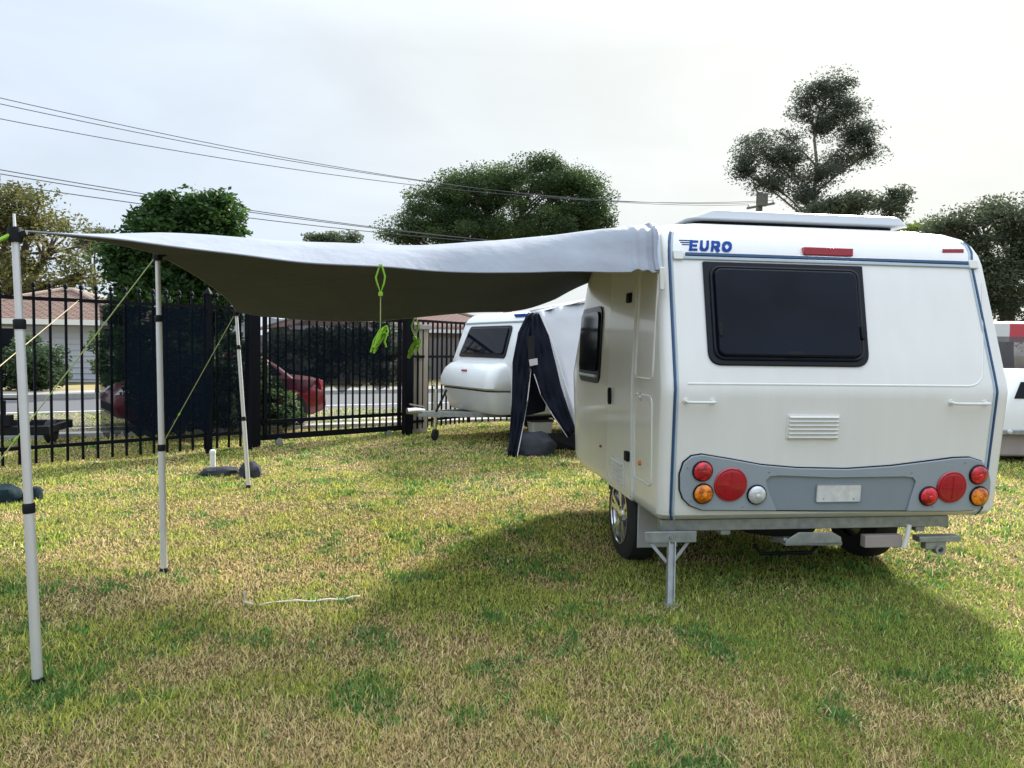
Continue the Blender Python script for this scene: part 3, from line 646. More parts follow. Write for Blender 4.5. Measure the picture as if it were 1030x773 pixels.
# ------------------------------------------------------------------ red car beyond the fence
def car():
    pF = Vector((-6.40, 11.45, 0)); pB = Vector((-3.55, 13.6, 0))
    d = (pF-pB).normalized(); mid = (pF+pB)/2; rz = math.atan2(d.y, d.x)-PI/2
    root = thing('parked_car', 'small red hatchback parked beyond the fence, half hidden by shade cloth', 'car', mid, rz)
    root.scale = (1, .88, 1)
    st = [(-1.87, .42, .60, .70), (-1.82, .28, .78, .78), (-1.6, .22, .86, .82), (-.9, .2, .90, .84), (0, .2, .93, .84), (.75, .2, .90, .84), (1.2, .22, .84, .82), (1.6, .24, .74, .78), (1.8, .28, .62, .68), (1.87, .36, .52, .58)]
    loops = []
    for (y, zb, zt, w) in st:
        half = [(0, zb), (w*.85, zb), (w*.97, zb+.08), (w, zb+(zt-zb)*.5), (w*.96, zt-.05), (w*.86, zt), (0, zt+.015)]
        loops.append([(x, y, z) for x, z in half] + [(-x, y, z) for x, z in half[-2:0:-1]])
    MB().loft(loops).build('body', M['car_red'], root, smooth=50, bevel=0)
    lv = [(.84, -1.25, .95, .80), (1.05, -.95, .62, .73), (1.21, -.68, .22, .64), (1.27, -.55, .0, .58)]
    def lp(z, y0, y1, w): return [tuple((p.x, p.y, z)) for p in rounded([(-w, y0), (w, y0), (w, y1), (-w, y1)], .14, 4)]
    MB().loft([lp(*l) for l in lv]).build('roof', M['car_red'], root, smooth=40)
    def quad(pts, name, off):
        a, b2, c_ = Vector(pts[0]), Vector(pts[1]), Vector(pts[2]); nn = (b2-a).cross(c_-b2).normalized()
        if nn.dot(Vector(pts[0])-Vector((0, -.4, 1))) < 0: nn = -nn
        MB().prism([Vector(p)+nn*.004 for p in pts], nn*off).build(name, M['glass_dark'], root, smooth=0)
    quad([(-.64, .82, .92), (.64, .82, .92), (.55, .30, 1.18), (-.55, .30, 1.18)], 'windscreen', .012)
    quad([(-.62, -1.14, .91), (.62, -1.14, .91), (.54, -.73, 1.18), (-.54, -.73, 1.18)], 'rear_window', .012)
    for s in (-1, 1):
        quad([(s*.785, -.15, .91), (s*.785, .60, .91), (s*.665, .20, 1.18), (s*.665, -.15, 1.18)], 'side_window', .012)
        quad([(s*.785, -.95, .91), (s*.785, -.23, .91), (s*.665, -.23, 1.18), (s*.665, -.64, 1.18)], 'side_window', .012)
        for y in (1.15, -1.15):
            w = MB().lathe([(0, -.09), (.20, -.09), (.285, -.085), (.30, -.05), (.30, .05), (.285, .085), (.20, .09), (0, .09)], (s*.76, y, .30), (1, 0, 0), 26).build('wheel', M['tyre'], root)
            m_ = MB().lathe([(.0, .012), (.05, .014), (.06, .0), (.17, -.004), (.195, .012), (.20, -.03)], (s*.852, y, .30), (s, 0, 0), 24)
            m_.build('rim', M['chrome'], w)
        m_ = MB().prism([(s*.50, 1.815, .60), (s*.72, 1.66, .64), (s*.775, 1.45, .72), (s*.70, 1.52, .745), (s*.50, 1.72, .69)], (s*.03, .035, .01)); m_.build('headlight', M['clear_lens'], root, bevel=.008)
        m_ = MB().prism([(s*.79, -1.70, .66), (s*.80, -1.62, .84), (s*.66, -1.80, .80), (s*.66, -1.84, .66)], (s*.03, -.03, 0)); m_.build('tail_light', M['red_lens'], root, bevel=.008)
        MB().loft([[(s*.82+s*a, .62+b2, c_) for b2, c_ in ((-.05, .94), (.06, .94), (.06, 1.05), (-.05, 1.05))] for a in (0, .15)]).build('mirror', M['car_red'], root, bevel=.02)
        for y in (.0, -.85): MB().box((s*.846, y, .80), (.03, .16, .03)).build('door_handle', M['car_red'], root, bevel=.008)
    MB().box((0, -1.88, .42), (1.3, .05, .16)).build('bumper', M['car_red'], root, bevel=.02)
    MB().box((0, 1.865, .42), (.9, .04, .12)).build('grille', M['black'], root, bevel=.01)
car()

# low drawbar trailer beyond the left fence
tp0 = Vector((-6.9, 9.75, 0))
tr = thing('trailer', 'low dark drawbar trailer with an upright winch post beyond the left fence', 'trailer', tp0, .25)
mb = MB().bar((-.75, 0, .22), (.75, 0, .22), .10, .12); mb.bar((-.75, .9, .22), (.75, .9, .22), .10, .12); mb.bar((-.7, 0, .22), (-.7, .9, .22), .08, .1); mb.bar((.7, 0, .22), (.7, .9, .22), .08, .1)
mb.build('frame', M['black'], tr, bevel=.01)
mb = MB().tube([(.2, 0, .25), (.2, 0, .62)], .035, 8); mb.bar((.05, 0, .64), (.36, 0, .64), .03, .03); mb.box((.2, 0, .36), (.2, .14, .14)); mb.build('winch_post', M['black'], tr)
for s in (-.35, .85):
    MB().lathe([(0, -.06), (.13, -.06), (.16, -.03), (.16, .03), (.13, .06), (0, .06)], (.62 if s < 0 else -.62, .45, .16), (1, 0, 0), 18).build('wheel', M['tyre'], tr)

# ------------------------------------------------------------------ main caravan
VY = R(7.5); VO = Vector((1.901, 4.260, 0))
van = thing('caravan', 'small white caravan seen from behind with dark rear window and round tail lamps', 'caravan', VO, VY)
VI = INV['caravan']
VCAM = VI @ CAM
def vray(px, py): return (VI.to_3x3() @ ray(px, py))
LV = [(.435, .16, .965, 2.80), (.45, .10, 1.035, 2.90), (.48, .068, 1.055, 2.94), (.52, .058, 1.059, 2.97), (1.15, .004, 1.07, 3.06), (1.2, 0, 1.07, 3.06), (1.25, .010, 1.069, 3.04),
      (1.97, .225, 1.047, 2.66), (2.03, .25, 1.040, 2.60), (2.09, .29, 1.024, 2.53), (2.14, .345, .996, 2.45), (2.18, .43, .935, 2.34), (2.20, .52, .86, 2.2), (2.21, .65, .74, 2.0)]
RR, FX, FT = .065, .5, .85
def lvl(z):
    for a, b in zip(LV, LV[1:]):
        if a[0] <= z <= b[0]:
            k = (z-a[0])/(b[0]-a[0]); return [a[i]+(b[i]-a[i])*k for i in range(4)]
    return LV[0] if z < LV[0][0] else LV[-1]
def plan(hw, t0, t1, rr, fx, ft):
    P = []
    for i in range(17): P.append((-(hw-rr)+2*(hw-rr)*i/16, t0))
    for i in range(1, 9):
        a = -PI/2+PI/2*i/8; P.append((hw-rr+rr*math.cos(a), t0+rr+rr*math.sin(a)))
    for i in range(1, 25): P.append((hw, t0+rr+(t1-ft-t0-rr)*i/24))
    for i in range(1, 17):
        a = PI/2*i/16; P.append((hw-fx+fx*math.cos(a), t1-ft+ft*math.sin(a)))
    for i in range(1, 9): P.append((hw-fx-2*(hw-fx)*i/8, t1))
    for i in range(1, 17):
        a = PI/2+PI/2*i/16; P.append((-(hw-fx)+fx*math.cos(a), t1-ft+ft*math.sin(a)))
    for i in range(1, 25): P.append((-hw, t1-ft+(t0+rr-t1+ft)*i/24))
    for i in range(1, 8):
        a = PI+PI/2*i/8; P.append((-(hw-rr)+rr*math.cos(a), t0+rr+rr*math.sin(a)))
    return P
loops = []
zs = []
for a, b in zip(LV, LV[1:]):
    k = 4 if b[0]-a[0] > .3 else 1
    zs += [a[0]+(b[0]-a[0])*i/k for i in range(k)]
zs.append(LV[-1][0])
for z in zs:
    _, t0, hw, t1 = lvl(z)
    loops.append([(x, y, z) for x, y in plan(hw, t0, t1, RR, FX, FT)])
MB().loft(loops).build('body_shell', M['gel'], van, smooth=30)
def side(t, z, off=0, s=-1):
    _, t0, hw, t1 = lvl(z)
    ts = t1-FT
    if t <= ts: return Vector((s*(hw+off), t, z))
    k = min(1, (t-ts)/FT); a = math.asin(k)
    nx, ny = math.cos(a)/FX, math.sin(a)/FT; nl = math.hypot(nx, ny)
    return Vector((s*(hw-FX+FX*math.cos(a)+off*nx/nl), ts+FT*math.sin(a)+off*ny/nl, z))
def sideuv(px, py):
    d = vray(px, py); t = (-1.068-VCAM.x)/d.x; q = VCAM+d*t; return q.y, q.z
def vpl(px, py, t):
    d = vray(px, py); k = (t-VCAM.y)/d.y; return VCAM+d*k
class Fr:
    def __init__(s, o, v): s.o = Vector(o); s.v = Vector(v).normalized(); s.n = Vector((0, -s.v.z, s.v.y)).normalized()
    def uv(s, px, py):
        d = vray(px, py); k = (s.o-VCAM).dot(s.n)/d.dot(s.n); q = VCAM+d*k; return (q.x, (q-s.o).dot(s.v))
    def p(s, x, v, n=0): return s.o+Vector((x, 0, 0))+s.v*v+s.n*n
    def poly(s, pts, n=0): return [s.p(a, b, n) for a, b in pts]
UP = Fr((0, 0, 1.2), (0, .225, .77)); LO = Fr((0, .058, .52), (0, -.054, .63))
if UP.n.y > 0: UP.n = -UP.n
if LO.n.y > 0: LO.n = -LO.n

# trim beads running up both rear corners and across the top
for s in (-1, 1):
    pb = []; pg = []; i_ = 0 if s < 0 else 16
    for z in [.452, .47, .5, .6, .8, 1.0, 1.12, 1.17, 1.2, 1.23, 1.3, 1.5, 1.8, 1.95, 2.0, 2.05, 2.09, 2.115]:
        _, t0, hw, t1 = lvl(z)
        xx = s*(hw-(RR if s < 0 else (.105-.05*min(1, max(0, (z-1.97)/.1))))); pb.append((xx, t0-.001, z)); pg.append((xx-s*.016, t0+.001, z))
    MB().tube(pb, .0075, 8).build('corner_trim', M['blue_trim'], van)
    MB().tube(pg, .008, 8).build('corner_bead', M['grey_trim'], van)
def uvr(px0, px1, pyl, pyr): return UP.uv(px0, pyl), UP.uv(px1, pyr)
(a0, v0), (a1, v1) = UP.uv(689, 256.5), UP.uv(973, 265.5)
vv = (v0+v1)/2
MB().prism(UP.poly([(a0, vv-.008), (a1, vv-.008), (a1, vv+.012), (a0, vv+.012)], .001), UP.n*.012).build('top_trim', M['blue_trim'], van, bevel=.003)
MB().prism(UP.poly([(a0-.03, vv-.030), (a1+.03, vv-.030), (a1+.03, vv-.011), (a0-.03, vv-.011)], .001), UP.n*.010).build('top_rail', M['grey_trim'], van, bevel=.003)
for x_ in (a0-.045, a1+.03):
    MB().prism(UP.poly(rounded([(x_-.03, vv-.035), (x_+.03, vv-.035), (x_+.03, vv+.02), (x_-.03, vv+.02)], .01), .001), UP.n*.016).build('rail_end_cap', M['white_plastic'], van, bevel=.004)

# rear window
wq = [UP.uv(706, 263.5), UP.uv(866, 269), UP.uv(874, 372), UP.uv(711, 366)]
wq = [(wq[0][0], (wq[0][1]+wq[1][1])/2), (wq[1][0], (wq[0][1]+wq[1][1])/2), (wq[2][0], (wq[2][1]+wq[3][1])/2), (wq[3][0]+.006, (wq[2][1]+wq[3][1])/2)]
fo = rounded(wq, [.008, .008, .085, .085], 7)
wf = MB().prism(UP.poly(fo, .0), UP.n*.016).build('rear_window', M['black_gloss'], van, bevel=.006)
cx = sum(p[0] for p in wq)/4; cy = sum(p[1] for p in wq)/4
def inset(pts, dx, dy, sh=0): return [(cx+(x-cx)*(1-dx), cy+sh+(y-cy)*(1-dy)) for x, y in pts]
MB().prism(UP.poly(rounded(inset(wq, .115, .155, .0), .05, 6), .016), UP.n*.026).build('pane', M['glass_rear'], wf, bevel=.02, bseg=4)
mb = MB(); q = inset(wq, .085, .125)
rim = UP.poly(rounded(q, .06, 6), .02); mb.tube(rim+[rim[0]], .011, 8); mb.build('window_seal', M['black_gloss'], wf)
for px, py in ((722, 334), (864, 337)):
    u_, v_ = UP.uv(px, py); MB().prism(UP.poly(rounded([(u_-.012, v_-.04), (u_+.012, v_-.04), (u_+.012, v_+.04), (u_-.012, v_+.04)], .008), .02), UP.n*.028).build('catch', M['black'], wf, bevel=.004)
u_, v_ = UP.uv(797, 358); MB().prism(UP.poly([(u_-.05, v_-.012), (u_+.05, v_-.012), (u_+.04, v_+.012), (u_-.04, v_+.012)], .016), UP.n*.03).build('catch', M['black'], wf, bevel=.005)

# high brake lamp, small red mark
u0, v0 = UP.uv(807, 249.5); u1, v1 = UP.uv(855, 257.5)
# the band above the trim curves forward: follow the shell there
def band(x, z, off): 
    _, t0, hw, t1 = lvl(z); return Vector((x, t0-off, z))
d = vray(831, 253); zc = 2.0; 
def bandhit(px, py):
    d = vray(px, py); lo, hi = 3.0, 6.0
    for _ in range(50):
        m_ = (lo+hi)/2; q = VCAM+d*(m_/d.length)
        if q.y < lvl(q.z)[1] or q.z > 2.21: lo = m_
        else: hi = m_
    return VCAM+d*(lo/d.length)
def band_plate(px0, py0, px1, py1, h0, h1, name, m, bev=.004):
    a, b = bandhit(px0, py0), bandhit(px1, py1); z0, z1 = min(a.z, b.z), max(a.z, b.z)
    _, ta, _, _ = lvl(z0); _, tb, _, _ = lvl(z1)
    vs = [(a.x, ta, z0), (b.x, ta, z0), (b.x, tb, z1), (a.x, tb, z1)]
    nn = Vector((0, -(z1-z0), tb-ta)).normalized()
    return MB().prism([Vector(p)+nn*h0 for p in vs], nn*h1).build(name, m, van, bevel=bev)
pa_, pb_ = bandhit(807.5, 256.6), bandhit(855, 251.0)
MB().box(((pa_.x+pb_.x)/2, lvl(pa_.z)[1]+.004, (pa_.z+pb_.z)/2), (abs(pb_.x-pa_.x), .036, abs(pb_.z-pa_.z))).build('brake_lamp', M['red_lens_dark'], van, bevel=.004)
for i in range(6):
    x0 = 949+i*3.2; band_plate(x0, 254.2, x0+2.3, 251.6, -.001, .003, 'red_badge', M['red_lens'], 0) if i == 0 else None
mbr = MB()
for i in range(6):
    a = bandhit(948+i*3.5, 254.4); b = bandhit(950.0+i*3.5, 251.2)
    mbr.box(((a.x+b.x)/2, lvl(a.z)[1]-.0005, (a.z+b.z)/2), (abs(b.x-a.x), .004, abs(b.z-a.z)))
for o in [o for o in van.children if o.name.startswith('red_badge')]: bpy.data.objects.remove(o)
mbr.build('red_badge', M['red_lens_dark'], van)

# lettering, slanted blue capitals with speed lines
bl, tr_ = bandhit(692.5, 252.6), bandhit(735, 243.0)
z0, z1 = bl.z, bandhit(687, 241.3).z; x0, x1 = bl.x, tr_.x
def letter_strokes():
    arc = lambda cx_, cy_, rx, ry, a0_, a1_, n=10: [(cx_+rx*math.cos(R(a0_+(a1_-a0_)*i/n)), cy_+ry*math.sin(R(a0_+(a1_-a0_)*i/n))) for i in range(n+1)]
    E = [[(.14, 0), (.14, 1)], [(.0, .87), (.78, .87)], [(.0, .5), (.70, .5)], [(.0, .13), (.78, .13)]]
    U = [[(.14, 1), (.14, .42)]+arc(.43, .42, .29, .29, 180, 360)+[(.72, .42), (.72, 1)]]
    Rr = [[(.14, 0), (.14, 1)], [(.0, .87), (.50, .87)]+arc(.50, .66, .21, .21, 90, -90)+[(.50, .45), (.1, .45)], [(.42, .45), (.76, -.0)]]
    O = [arc(.46, .5, .33, .37, 0, 360, 26)]
    return [(E, .93), (U, 1.04), (Rr, 1.0), (O, .96)]
LT = letter_strokes(); tw_ = sum(w for _, w in LT)
mb = MB(); xo = 0; lay = 0
def lpt(x, y):
    zz = z0+(z1-z0)*y; xx = x0+(x1-x0)*((x+.30*y)/(tw_+.16)); return xx, zz
for strokes, w_ in LT:
    for st_ in strokes:
        dn = []
        for p_, q_ in zip(st_, st_[1:]):
            m_n = max(1, int(math.hypot(q_[0]-p_[0], q_[1]-p_[1])/.12))
            dn += [(p_[0]+(q_[0]-p_[0])*k_/m_n, p_[1]+(q_[1]-p_[1])*k_/m_n) for k_ in range(m_n)]
        st_ = dn+[st_[-1]]
        n = len(st_); L_, R_ = [], []; closed = st_[0] == st_[-1] or math.hypot(st_[0][0]-st_[-1][0], st_[0][1]-st_[-1][1]) < 1e-6
        for i in range(n):
            p = st_[i]; a_ = st_[i-1] if i else (st_[-2] if closed else st_[0]); c_ = st_[i+1] if i < n-1 else (st_[1] if closed else st_[-1])
            dx_, dy_ = c_[0]-a_[0], c_[1]-a_[1]; l_ = math.hypot(dx_, dy_); nx_, ny_ = -dy_/l_, dx_/l_
            hw1 = .125*abs(nx_)+.105*abs(ny_)
            L_.append((xo+p[0]+nx_*hw1, p[1]+ny_*hw1)); R_.append((xo+p[0]-nx_*hw1, p[1]-ny_*hw1))
        lay += 1; off = .003+lay*.00025
        def P3_(q): 
            xx, zz = lpt(*q); return Vector((xx, lvl(zz)[1]-off, zz))
        g1 = [P3_(q) for q in L_]; g2 = [P3_(q) for q in R_]
        for i in range(n-1): mb.add([g1[i], g1[i+1], g2[i+1], g2[i]], [(0, 1, 2, 3)])
    xo += w_
lt = mb.build('lettering', M['blue_letter'], van, smooth=0, recalc=False)
mb = MB()
for i, (l, k) in enumerate(((.075, .93), (.062, .74), (.048, .55))):
    zz = z0+(z1-z0)*k; xr = x0+.028-.007*i
    mb.box((xr-l/2, lvl(zz)[1]-.002, zz), (l, .004, .0055))
mb.build('speed_lines', M['blue_letter'], van)

q0, q1, q2 = UP.uv(988, 285), UP.uv(989, 385), UP.uv(692, 388)
bd = rounded([(q0[0], q0[1]), (q1[0]-.01, .035), (q2[0], .035)], [0, .10, 0], 10)
MB().tube(UP.poly(bd, -.001), .008, 8).build('moulded_bead', M['gel'], van)
# rear vent, grab handles
(u0, v0), (u1, v1) = LO.uv(790, 441.5), LO.uv(845, 417.5)
vt = MB().prism(LO.poly(rounded([(u0, v0), (u1, v0), (u1, v1), (u0, v1)], .006), .0), LO.n*.006).build('vent', M['white_plastic'], van, bevel=.002)
mb = MB()
for k in range(6):
    vv_ = v0+(v1-v0)*(k+.5)/6.0
    mb.bar(LO.p(u0+.012, vv_, .009), LO.p(u1-.012, vv_, .009), .020, .007, up=(0, -.6, .8))
mb.build('louvre', M['white_plastic'], vt)
for (pa, pb_) in (((690, 392.5), (717, 392.5)), ((957, 398.5), (991, 398.5))):
    a, b = LO.uv(*pa), LO.uv(*pb_)
    v_ = min(a[1], .62); mb = MB()
    mb.tube([LO.p(a[0], v_, .0), LO.p(a[0], v_, .045), LO.p(a[0]+.015, v_, .055), LO.p(b[0]-.015, v_, .055), LO.p(b[0], v_, .045), LO.p(b[0], v_, .0)], .0085, 8)
    for e_ in (a[0], b[0]): mb.lathe([(0, .006), (.016, .005), (.018, 0)], LO.p(e_, v_, 0), LO.n, 14)
    mb.build('grab_handle', M['white_plastic'], van)

# grey lamp moulding
pix = [(683, 492), (683, 477), (687, 465), (695, 458.5), (705, 457), (735, 462), (765, 467.5), (800, 470.5), (850, 471.5), (895, 468.5), (935, 463.5), (958, 460.5), (974, 460), (986, 464), (992, 473), (994, 484), (993, 497), (988, 507), (978, 512.5), (960, 513.5), (835, 513.5), (705, 512.5), (693, 508), (686, 501)]
out = [LO.uv(*p) for p in pix]
bz = min(v for _, v in out)
gp = MB().prism(LO.poly(out, -.002), LO.n*.012).build('lamp_panel', M['panel_grey2'], van, bevel=.003)
rec = [LO.uv(*p) for p in ((779.5, 514), (771.5, 494), (769, 483), (773, 479), (782, 478), (835, 480), (908, 479), (916, 480), (919, 484), (914, 500), (910, 514))]
tops_ = out[:21]
# raised surround: outer outline from bottom left round the top to bottom right, then back along the recess
sur = [LO.uv(779.5, 512.9), LO.uv(705, 512.5), LO.uv(693, 508), LO.uv(686, 501)] + out[:20] + [LO.uv(910, 513.4)] + [r_ for r_ in rec[::-1][1:-1]]
MB().prism(LO.poly([(cx_, cv_) for cx_, cv_ in sur], .0098), LO.n*.012).build('lamp_surround', M['panel_grey'], gp, bevel=.004)
mb = MB(); eo = LO.poly(out, .004); mb.tube(eo+[eo[0]], .006, 6); mb.build('panel_seal', M['black'], gp)
def lamp(px, py, rp, m, name, big=False):
    u_, v_ = LO.uv(px, py); r_ = rp*4.42/F
    base = LO.p(u_, v_, .0215)
    h = MB().lathe([(r_*1.10, 0), (r_*1.12, .006), (r_*1.06, .012), (r_*.99, .012), (r_*.99, .0)], base, LO.n, 40).build('lamp_bezel' if not big else 'reflector_bezel', M['red_lens_dark'] if big else M['black_gloss'], van)
    prof = [(r_, .004), (r_*.98, .014), (r_*.9, .020), (r_*.6, .026), (r_*.3, .029), (0, .030)]
    if big: prof = [(r_, .004), (r_*.97, .014), (r_*.9, .016), (0, .018)]
    l = MB().lathe(prof, base, LO.n, 40).build('lens', m, h)
    if big:
        mb = MB(); 
        mb.bar(LO.p(u_-r_*.8, v_-.0, .039), LO.p(u_+r_*.8, v_, .039), .003, .004, up=(0, 0, 1)); mb.bar(LO.p(u_, v_-r_*.8, .039), LO.p(u_, v_+r_*.8, .039), .003, .004, up=(0, -1, 0))
        mb.build('lens_rib', M['red_lens_dark'], h)
    else:
        MB().lathe([(r_*.28, .028), (r_*.22, .034), (0, .036)], base+Vector((0, 0, -r_*.1)), LO.n, 16).build('bulb_cap', m, h)
lamp(705, 473, 9.2, M['red_lens'], 'l'); lamp(705.5, 495.5, 9.2, M['amber_lens'], 'l'); lamp(733, 486.5, 15, M['red_lens_dark'], 'l', True); lamp(759, 496.5, 9, M['clear_lens'], 'l')
lamp(981, 476.5, 9.2, M['red_lens'], 'l'); lamp(981.5, 498, 9.4, M['amber_lens'], 'l'); lamp(954, 489, 14.6, M['red_lens_dark'], 'l', True); lamp(931, 498, 9.2, M['red_lens'], 'l')
(u0, v0), (u1, v1) = LO.uv(819, 504.5), LO.uv(865.5, 486.5)
pq = rounded([(u0, v0), (u1, v0), (u1, v1), (u0, v1)], .012)
npl = MB().prism(LO.poly(pq, .010), LO.n*.006).build('number_plate', M['plate'], van, bevel=.002)
pe = LO.poly(pq, .016); MB().tube(pe+[pe[0]], .0035, 6).build('plate_rim', M['panel_grey2'], npl)

for px, py in ((690, 470), (693, 503), (745, 509), (772, 474), (915, 474.5), (936, 509), (968, 465), (975, 508)):
    u_, v_ = LO.uv(px, py); MB().lathe([(.005, 0), (.005, .002), (0, .003)], LO.p(u_, v_, .0218), LO.n, 10).build('screw', M['galv'], gp)
for px in (827, 857):
    u_, v_ = LO.uv(px, 501); MB().lathe([(.004, 0), (.004, .003), (0, .004)], LO.p(u_, v_, .016), LO.n, 10).build('plate_bolt', M['galv'], npl)
# chassis beam, step, brackets, leg
def beam(px0, py0, px1, py1, t, th, name, m, parent=None, bev=.004):
    a, b = vpl(px0, py0, t), vpl(px1, py1, t)
    return MB().box(((a.x+b.x)/2, t+th/2, (a.z+b.z)/2), (abs(b.x-a.x), th, abs(b.z-a.z))).build(name, m, parent or van, bevel=bev)
a = vpl(672, 527, .14); b = vpl(958, 541, .14)
zt, zb = .437, .37
MB().box(((-1.02+.80)/2, .17, (zt+zb)/2), (1.82, .06, zt-zb)).build('rear_beam', M['galv'], van, bevel=.004)
for s in (-.62, .62): MB().box((s, 1.3, .385), (.06, 2.3, .09)).build('chassis_rail', M['galv'], van, bevel=.004)
MB().tube([(-.85, .95, .30), (.85, .95, .30)], .035, 10).build('axle', M['galv'], van)
MB().box((0, 1.35, .428), (1.85, 2.0, .02)).build('floor_pan', M['black'], van)
# step tray under the beam
t_ = .06; p = [vpl(x, y, t_) for x, y in ((790, 549), (847, 549), (846, 540.5), (838, 536), (804, 536), (791, 544))]
sp_ = MB().prism(p, (0, .012, 0)).build('step_plate', M['galv'], van, bevel=.002)
zlow = p[0].z
MB().bar((p[0].x, t_+.08, zlow+.006), (p[1].x, t_+.08, zlow+.006), .16, .012).build('step_tread', M['galv'], sp_)
MB().bar((p[0].x+.01, .25, zlow-.02), (p[0].x+.01, .08, zlow+.03), .02, .02).add([], []).build('step_arm', M['galv'], sp_)
MB().bar((p[1].x-.01, .25, zlow-.02), (p[1].x-.01, .08, zlow+.03), .02, .02).build('step_arm', M['galv'], sp_)
mb = MB().tube([(p[0].x-.07, .30, zlow-.06), (p[0].x-.02, .32, zlow-.12), (p[1].x-.05, .32, zlow-.12), (p[1].x, .30, zlow-.05)], .012, 8); mb.build('spare_carrier', M['black'], van)
MB().lathe([(0, -.07), (.18, -.07), (.26, -.065), (.28, -.03), (.28, .03), (.26, .065), (.18, .07), (0, .07)], (-.1, .62, .33), (0, 0, 1), 28).build('spare_wheel', M['tyre'], van)
beam(870, 551.5, 908, 538.5, .10, .05, 'pale_box', M['taupe'])
mb = MB(); q0, q1 = vpl(914.5, 528, .09), vpl(909, 551, .09); mb.tube([q0, q0.lerp(q1, .5)+Vector((.004, 0, 0)), q1], .014, 8); mb.build('drain_pipe', M['white_plastic'], van)
# right rear corner bracket
q = vpl(945, 546, .12)
beam(925, 546, 967, 539.5, .10, .07, 'corner_bracket', M['galv'])
br = beam(931, 553, 952, 545, .11, .05, 'corner_bracket', M['galv'])
MB().lathe([(.018, -.02), (.032, -.02), (.032, .02), (.018, .02), (.018, -.02)], vpl(944, 552.5, .12), (0, 1, 0), 18).build('eye', M['galv'], br)
# left leg with head plate and braces
t_ = .085
lg = beam(648.5, 547, 701, 534.5, t_, .012, 'leg_head', M['galv'])
a, b = vpl(648.5, 547, t_), vpl(701, 534.5, t_)
MB().lathe([(0, .012), (.009, .012), (.011, 0)], vpl(675, 540.5, t_), (0, -1, 0), 8).build('bolt', M['galv'], lg)
top = vpl(675.5, 543, t_+.02); bot = VI @ G(674, 609.5); bot.z = .0
mb = MB()
lw = .017
dx = Vector((lw, 0, 0))
mb.bar(top-dx*.0, bot, .03, .006, up=(0, -1, 0))
mb.bar(top-dx*1.05, bot-dx*1.05, .006, .03, up=(0, -1, 0)); mb.bar(top+dx*1.05, bot+dx*1.05, .006, .03, up=(0, -1, 0))
mb.build('stabiliser_leg', M['galv'], van)
MB().box((bot.x, bot.y, .008), (.075, .06, .012)).build('leg_foot', M['galv'], van)
mid_ = top.lerp(bot, .36)
for xs_ in (a.x+.03, b.x-.03):
    MB().bar((xs_, t_+.03, a.z+.01), (mid_.x+(.02 if xs_ > mid_.x else -.02), mid_.y+.02, mid_.z), .018, .006, up=(0, -1, 0)).build('leg_brace', M['galv'], van)
# mud flap, wheels
mb = MB().box((-.88, .60, .295), (.27, .012, .29)); mb.build('mud_flap', mat('grey_mud_flap', (.42, .42, .41), .6), van, bevel=.01)
def big_wheel(s, t):
    x = -.950 if s < 0 else .70
    w = MB().lathe([(.17, -.09), (.20, -.095), (.28, -.092), (.305, -.075), (.312, -.05), (.312, .05), (.305, .075), (.28, .092), (.20, .095), (.17, .09)], (x, t, .302), (1, 0, 0), 44).build('wheel', M['tyre'], van)
    rb = MB().lathe([(.20, .094), (.205, .100), (.195, .100), (.185, .07), (.18, -.05), (.05, -.05)], (x, t, .302), (s, 0, 0), 36)
    for k in range(5):                                             # twin five spoke alloy
        an = 2*PI*k/5+.3
        for da in (-.17, .17):
            c0 = Vector((x+s*.075, t+.045*math.cos(an), .302+.045*math.sin(an))); c1 = Vector((x+s*.088, t+.19*math.cos(an+da), .302+.20*math.sin(an+da)))
            rb.bar(c0, c1, .032, .02, up=(1, 0, 0))
    rb.lathe([(.06, .06), (.055, .09), (.03, .10), (0, .10)], (x, t, .302), (s, 0, 0), 20)
    rb.build('rim', M['chrome'], w)
big_wheel(-1, .92); big_wheel(1, .88)
# inner guards so the wheels sit in dark wells
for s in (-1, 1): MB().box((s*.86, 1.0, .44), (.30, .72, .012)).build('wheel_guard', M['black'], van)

# side: door, window, vent, fittings
def patch(t0, t1, z0, z1, off, name, m, parent=None, rad=.04, nt_=14, nz_=26, bev=.004):
    g_ = []; P2 = []
    # rounded rectangle grid: squash the corners
    for i in range(nt_+1):
        col = []
        for j in range(nz_+1):
            a = -1+2*i/nt_; b = -1+2*j/nz_
            tt = (t1-t0)/2*a; zz = (z1-z0)/2*b
            hx, hz = (t1-t0)/2-rad, (z1-z0)/2-rad
            ex, ez = abs(tt)-hx, abs(zz)-hz
            if ex > 0 and ez > 0:
                mmx = max(ex, ez); ll = math.hypot(ex, ez); k = mmx/ll
                tt = math.copysign(hx+ex*k, tt); zz = math.copysign(hz+ez*k, zz)
            col.append(((t0+t1)/2+tt, (z0+z1)/2+zz))
        g_.append(col)
    top_ = [[side(t, z, off) for t, z in c] for c in g_]
    mb = MB().grid(top_)
    n0 = len(mb.v); bot_ = [[side(t, z, -.01) for t, z in c] for c in g_]
    border = [(i, 0) for i in range(nt_)]+[(nt_, j) for j in range(nz_)]+[(i, nz_) for i in range(nt_, 0, -1)]+[(0, j) for j in range(nz_, 0, -1)]
    vs = [bot_[i][j] for i, j in border]; base = len(mb.v); mb.v += vs; nb = len(border)
    idx = [i*(nz_+1)+j for i, j in border]
    for k in range(nb):
        mb.f.append([idx[k], idx[(k+1) % nb], base+(k+1) % nb, base+k]); mb.mi.append(0)
    return mb.build(name, m, parent or van, smooth=40, bevel=0)
td0, _ = sideuv(637, 380); td1, _ = sideuv(613.5, 380)
zd0 = .47; zd1 = 2.03
door = patch(td0, td1, zd0, zd1, .012, 'door', M['gel2'], rad=.05)
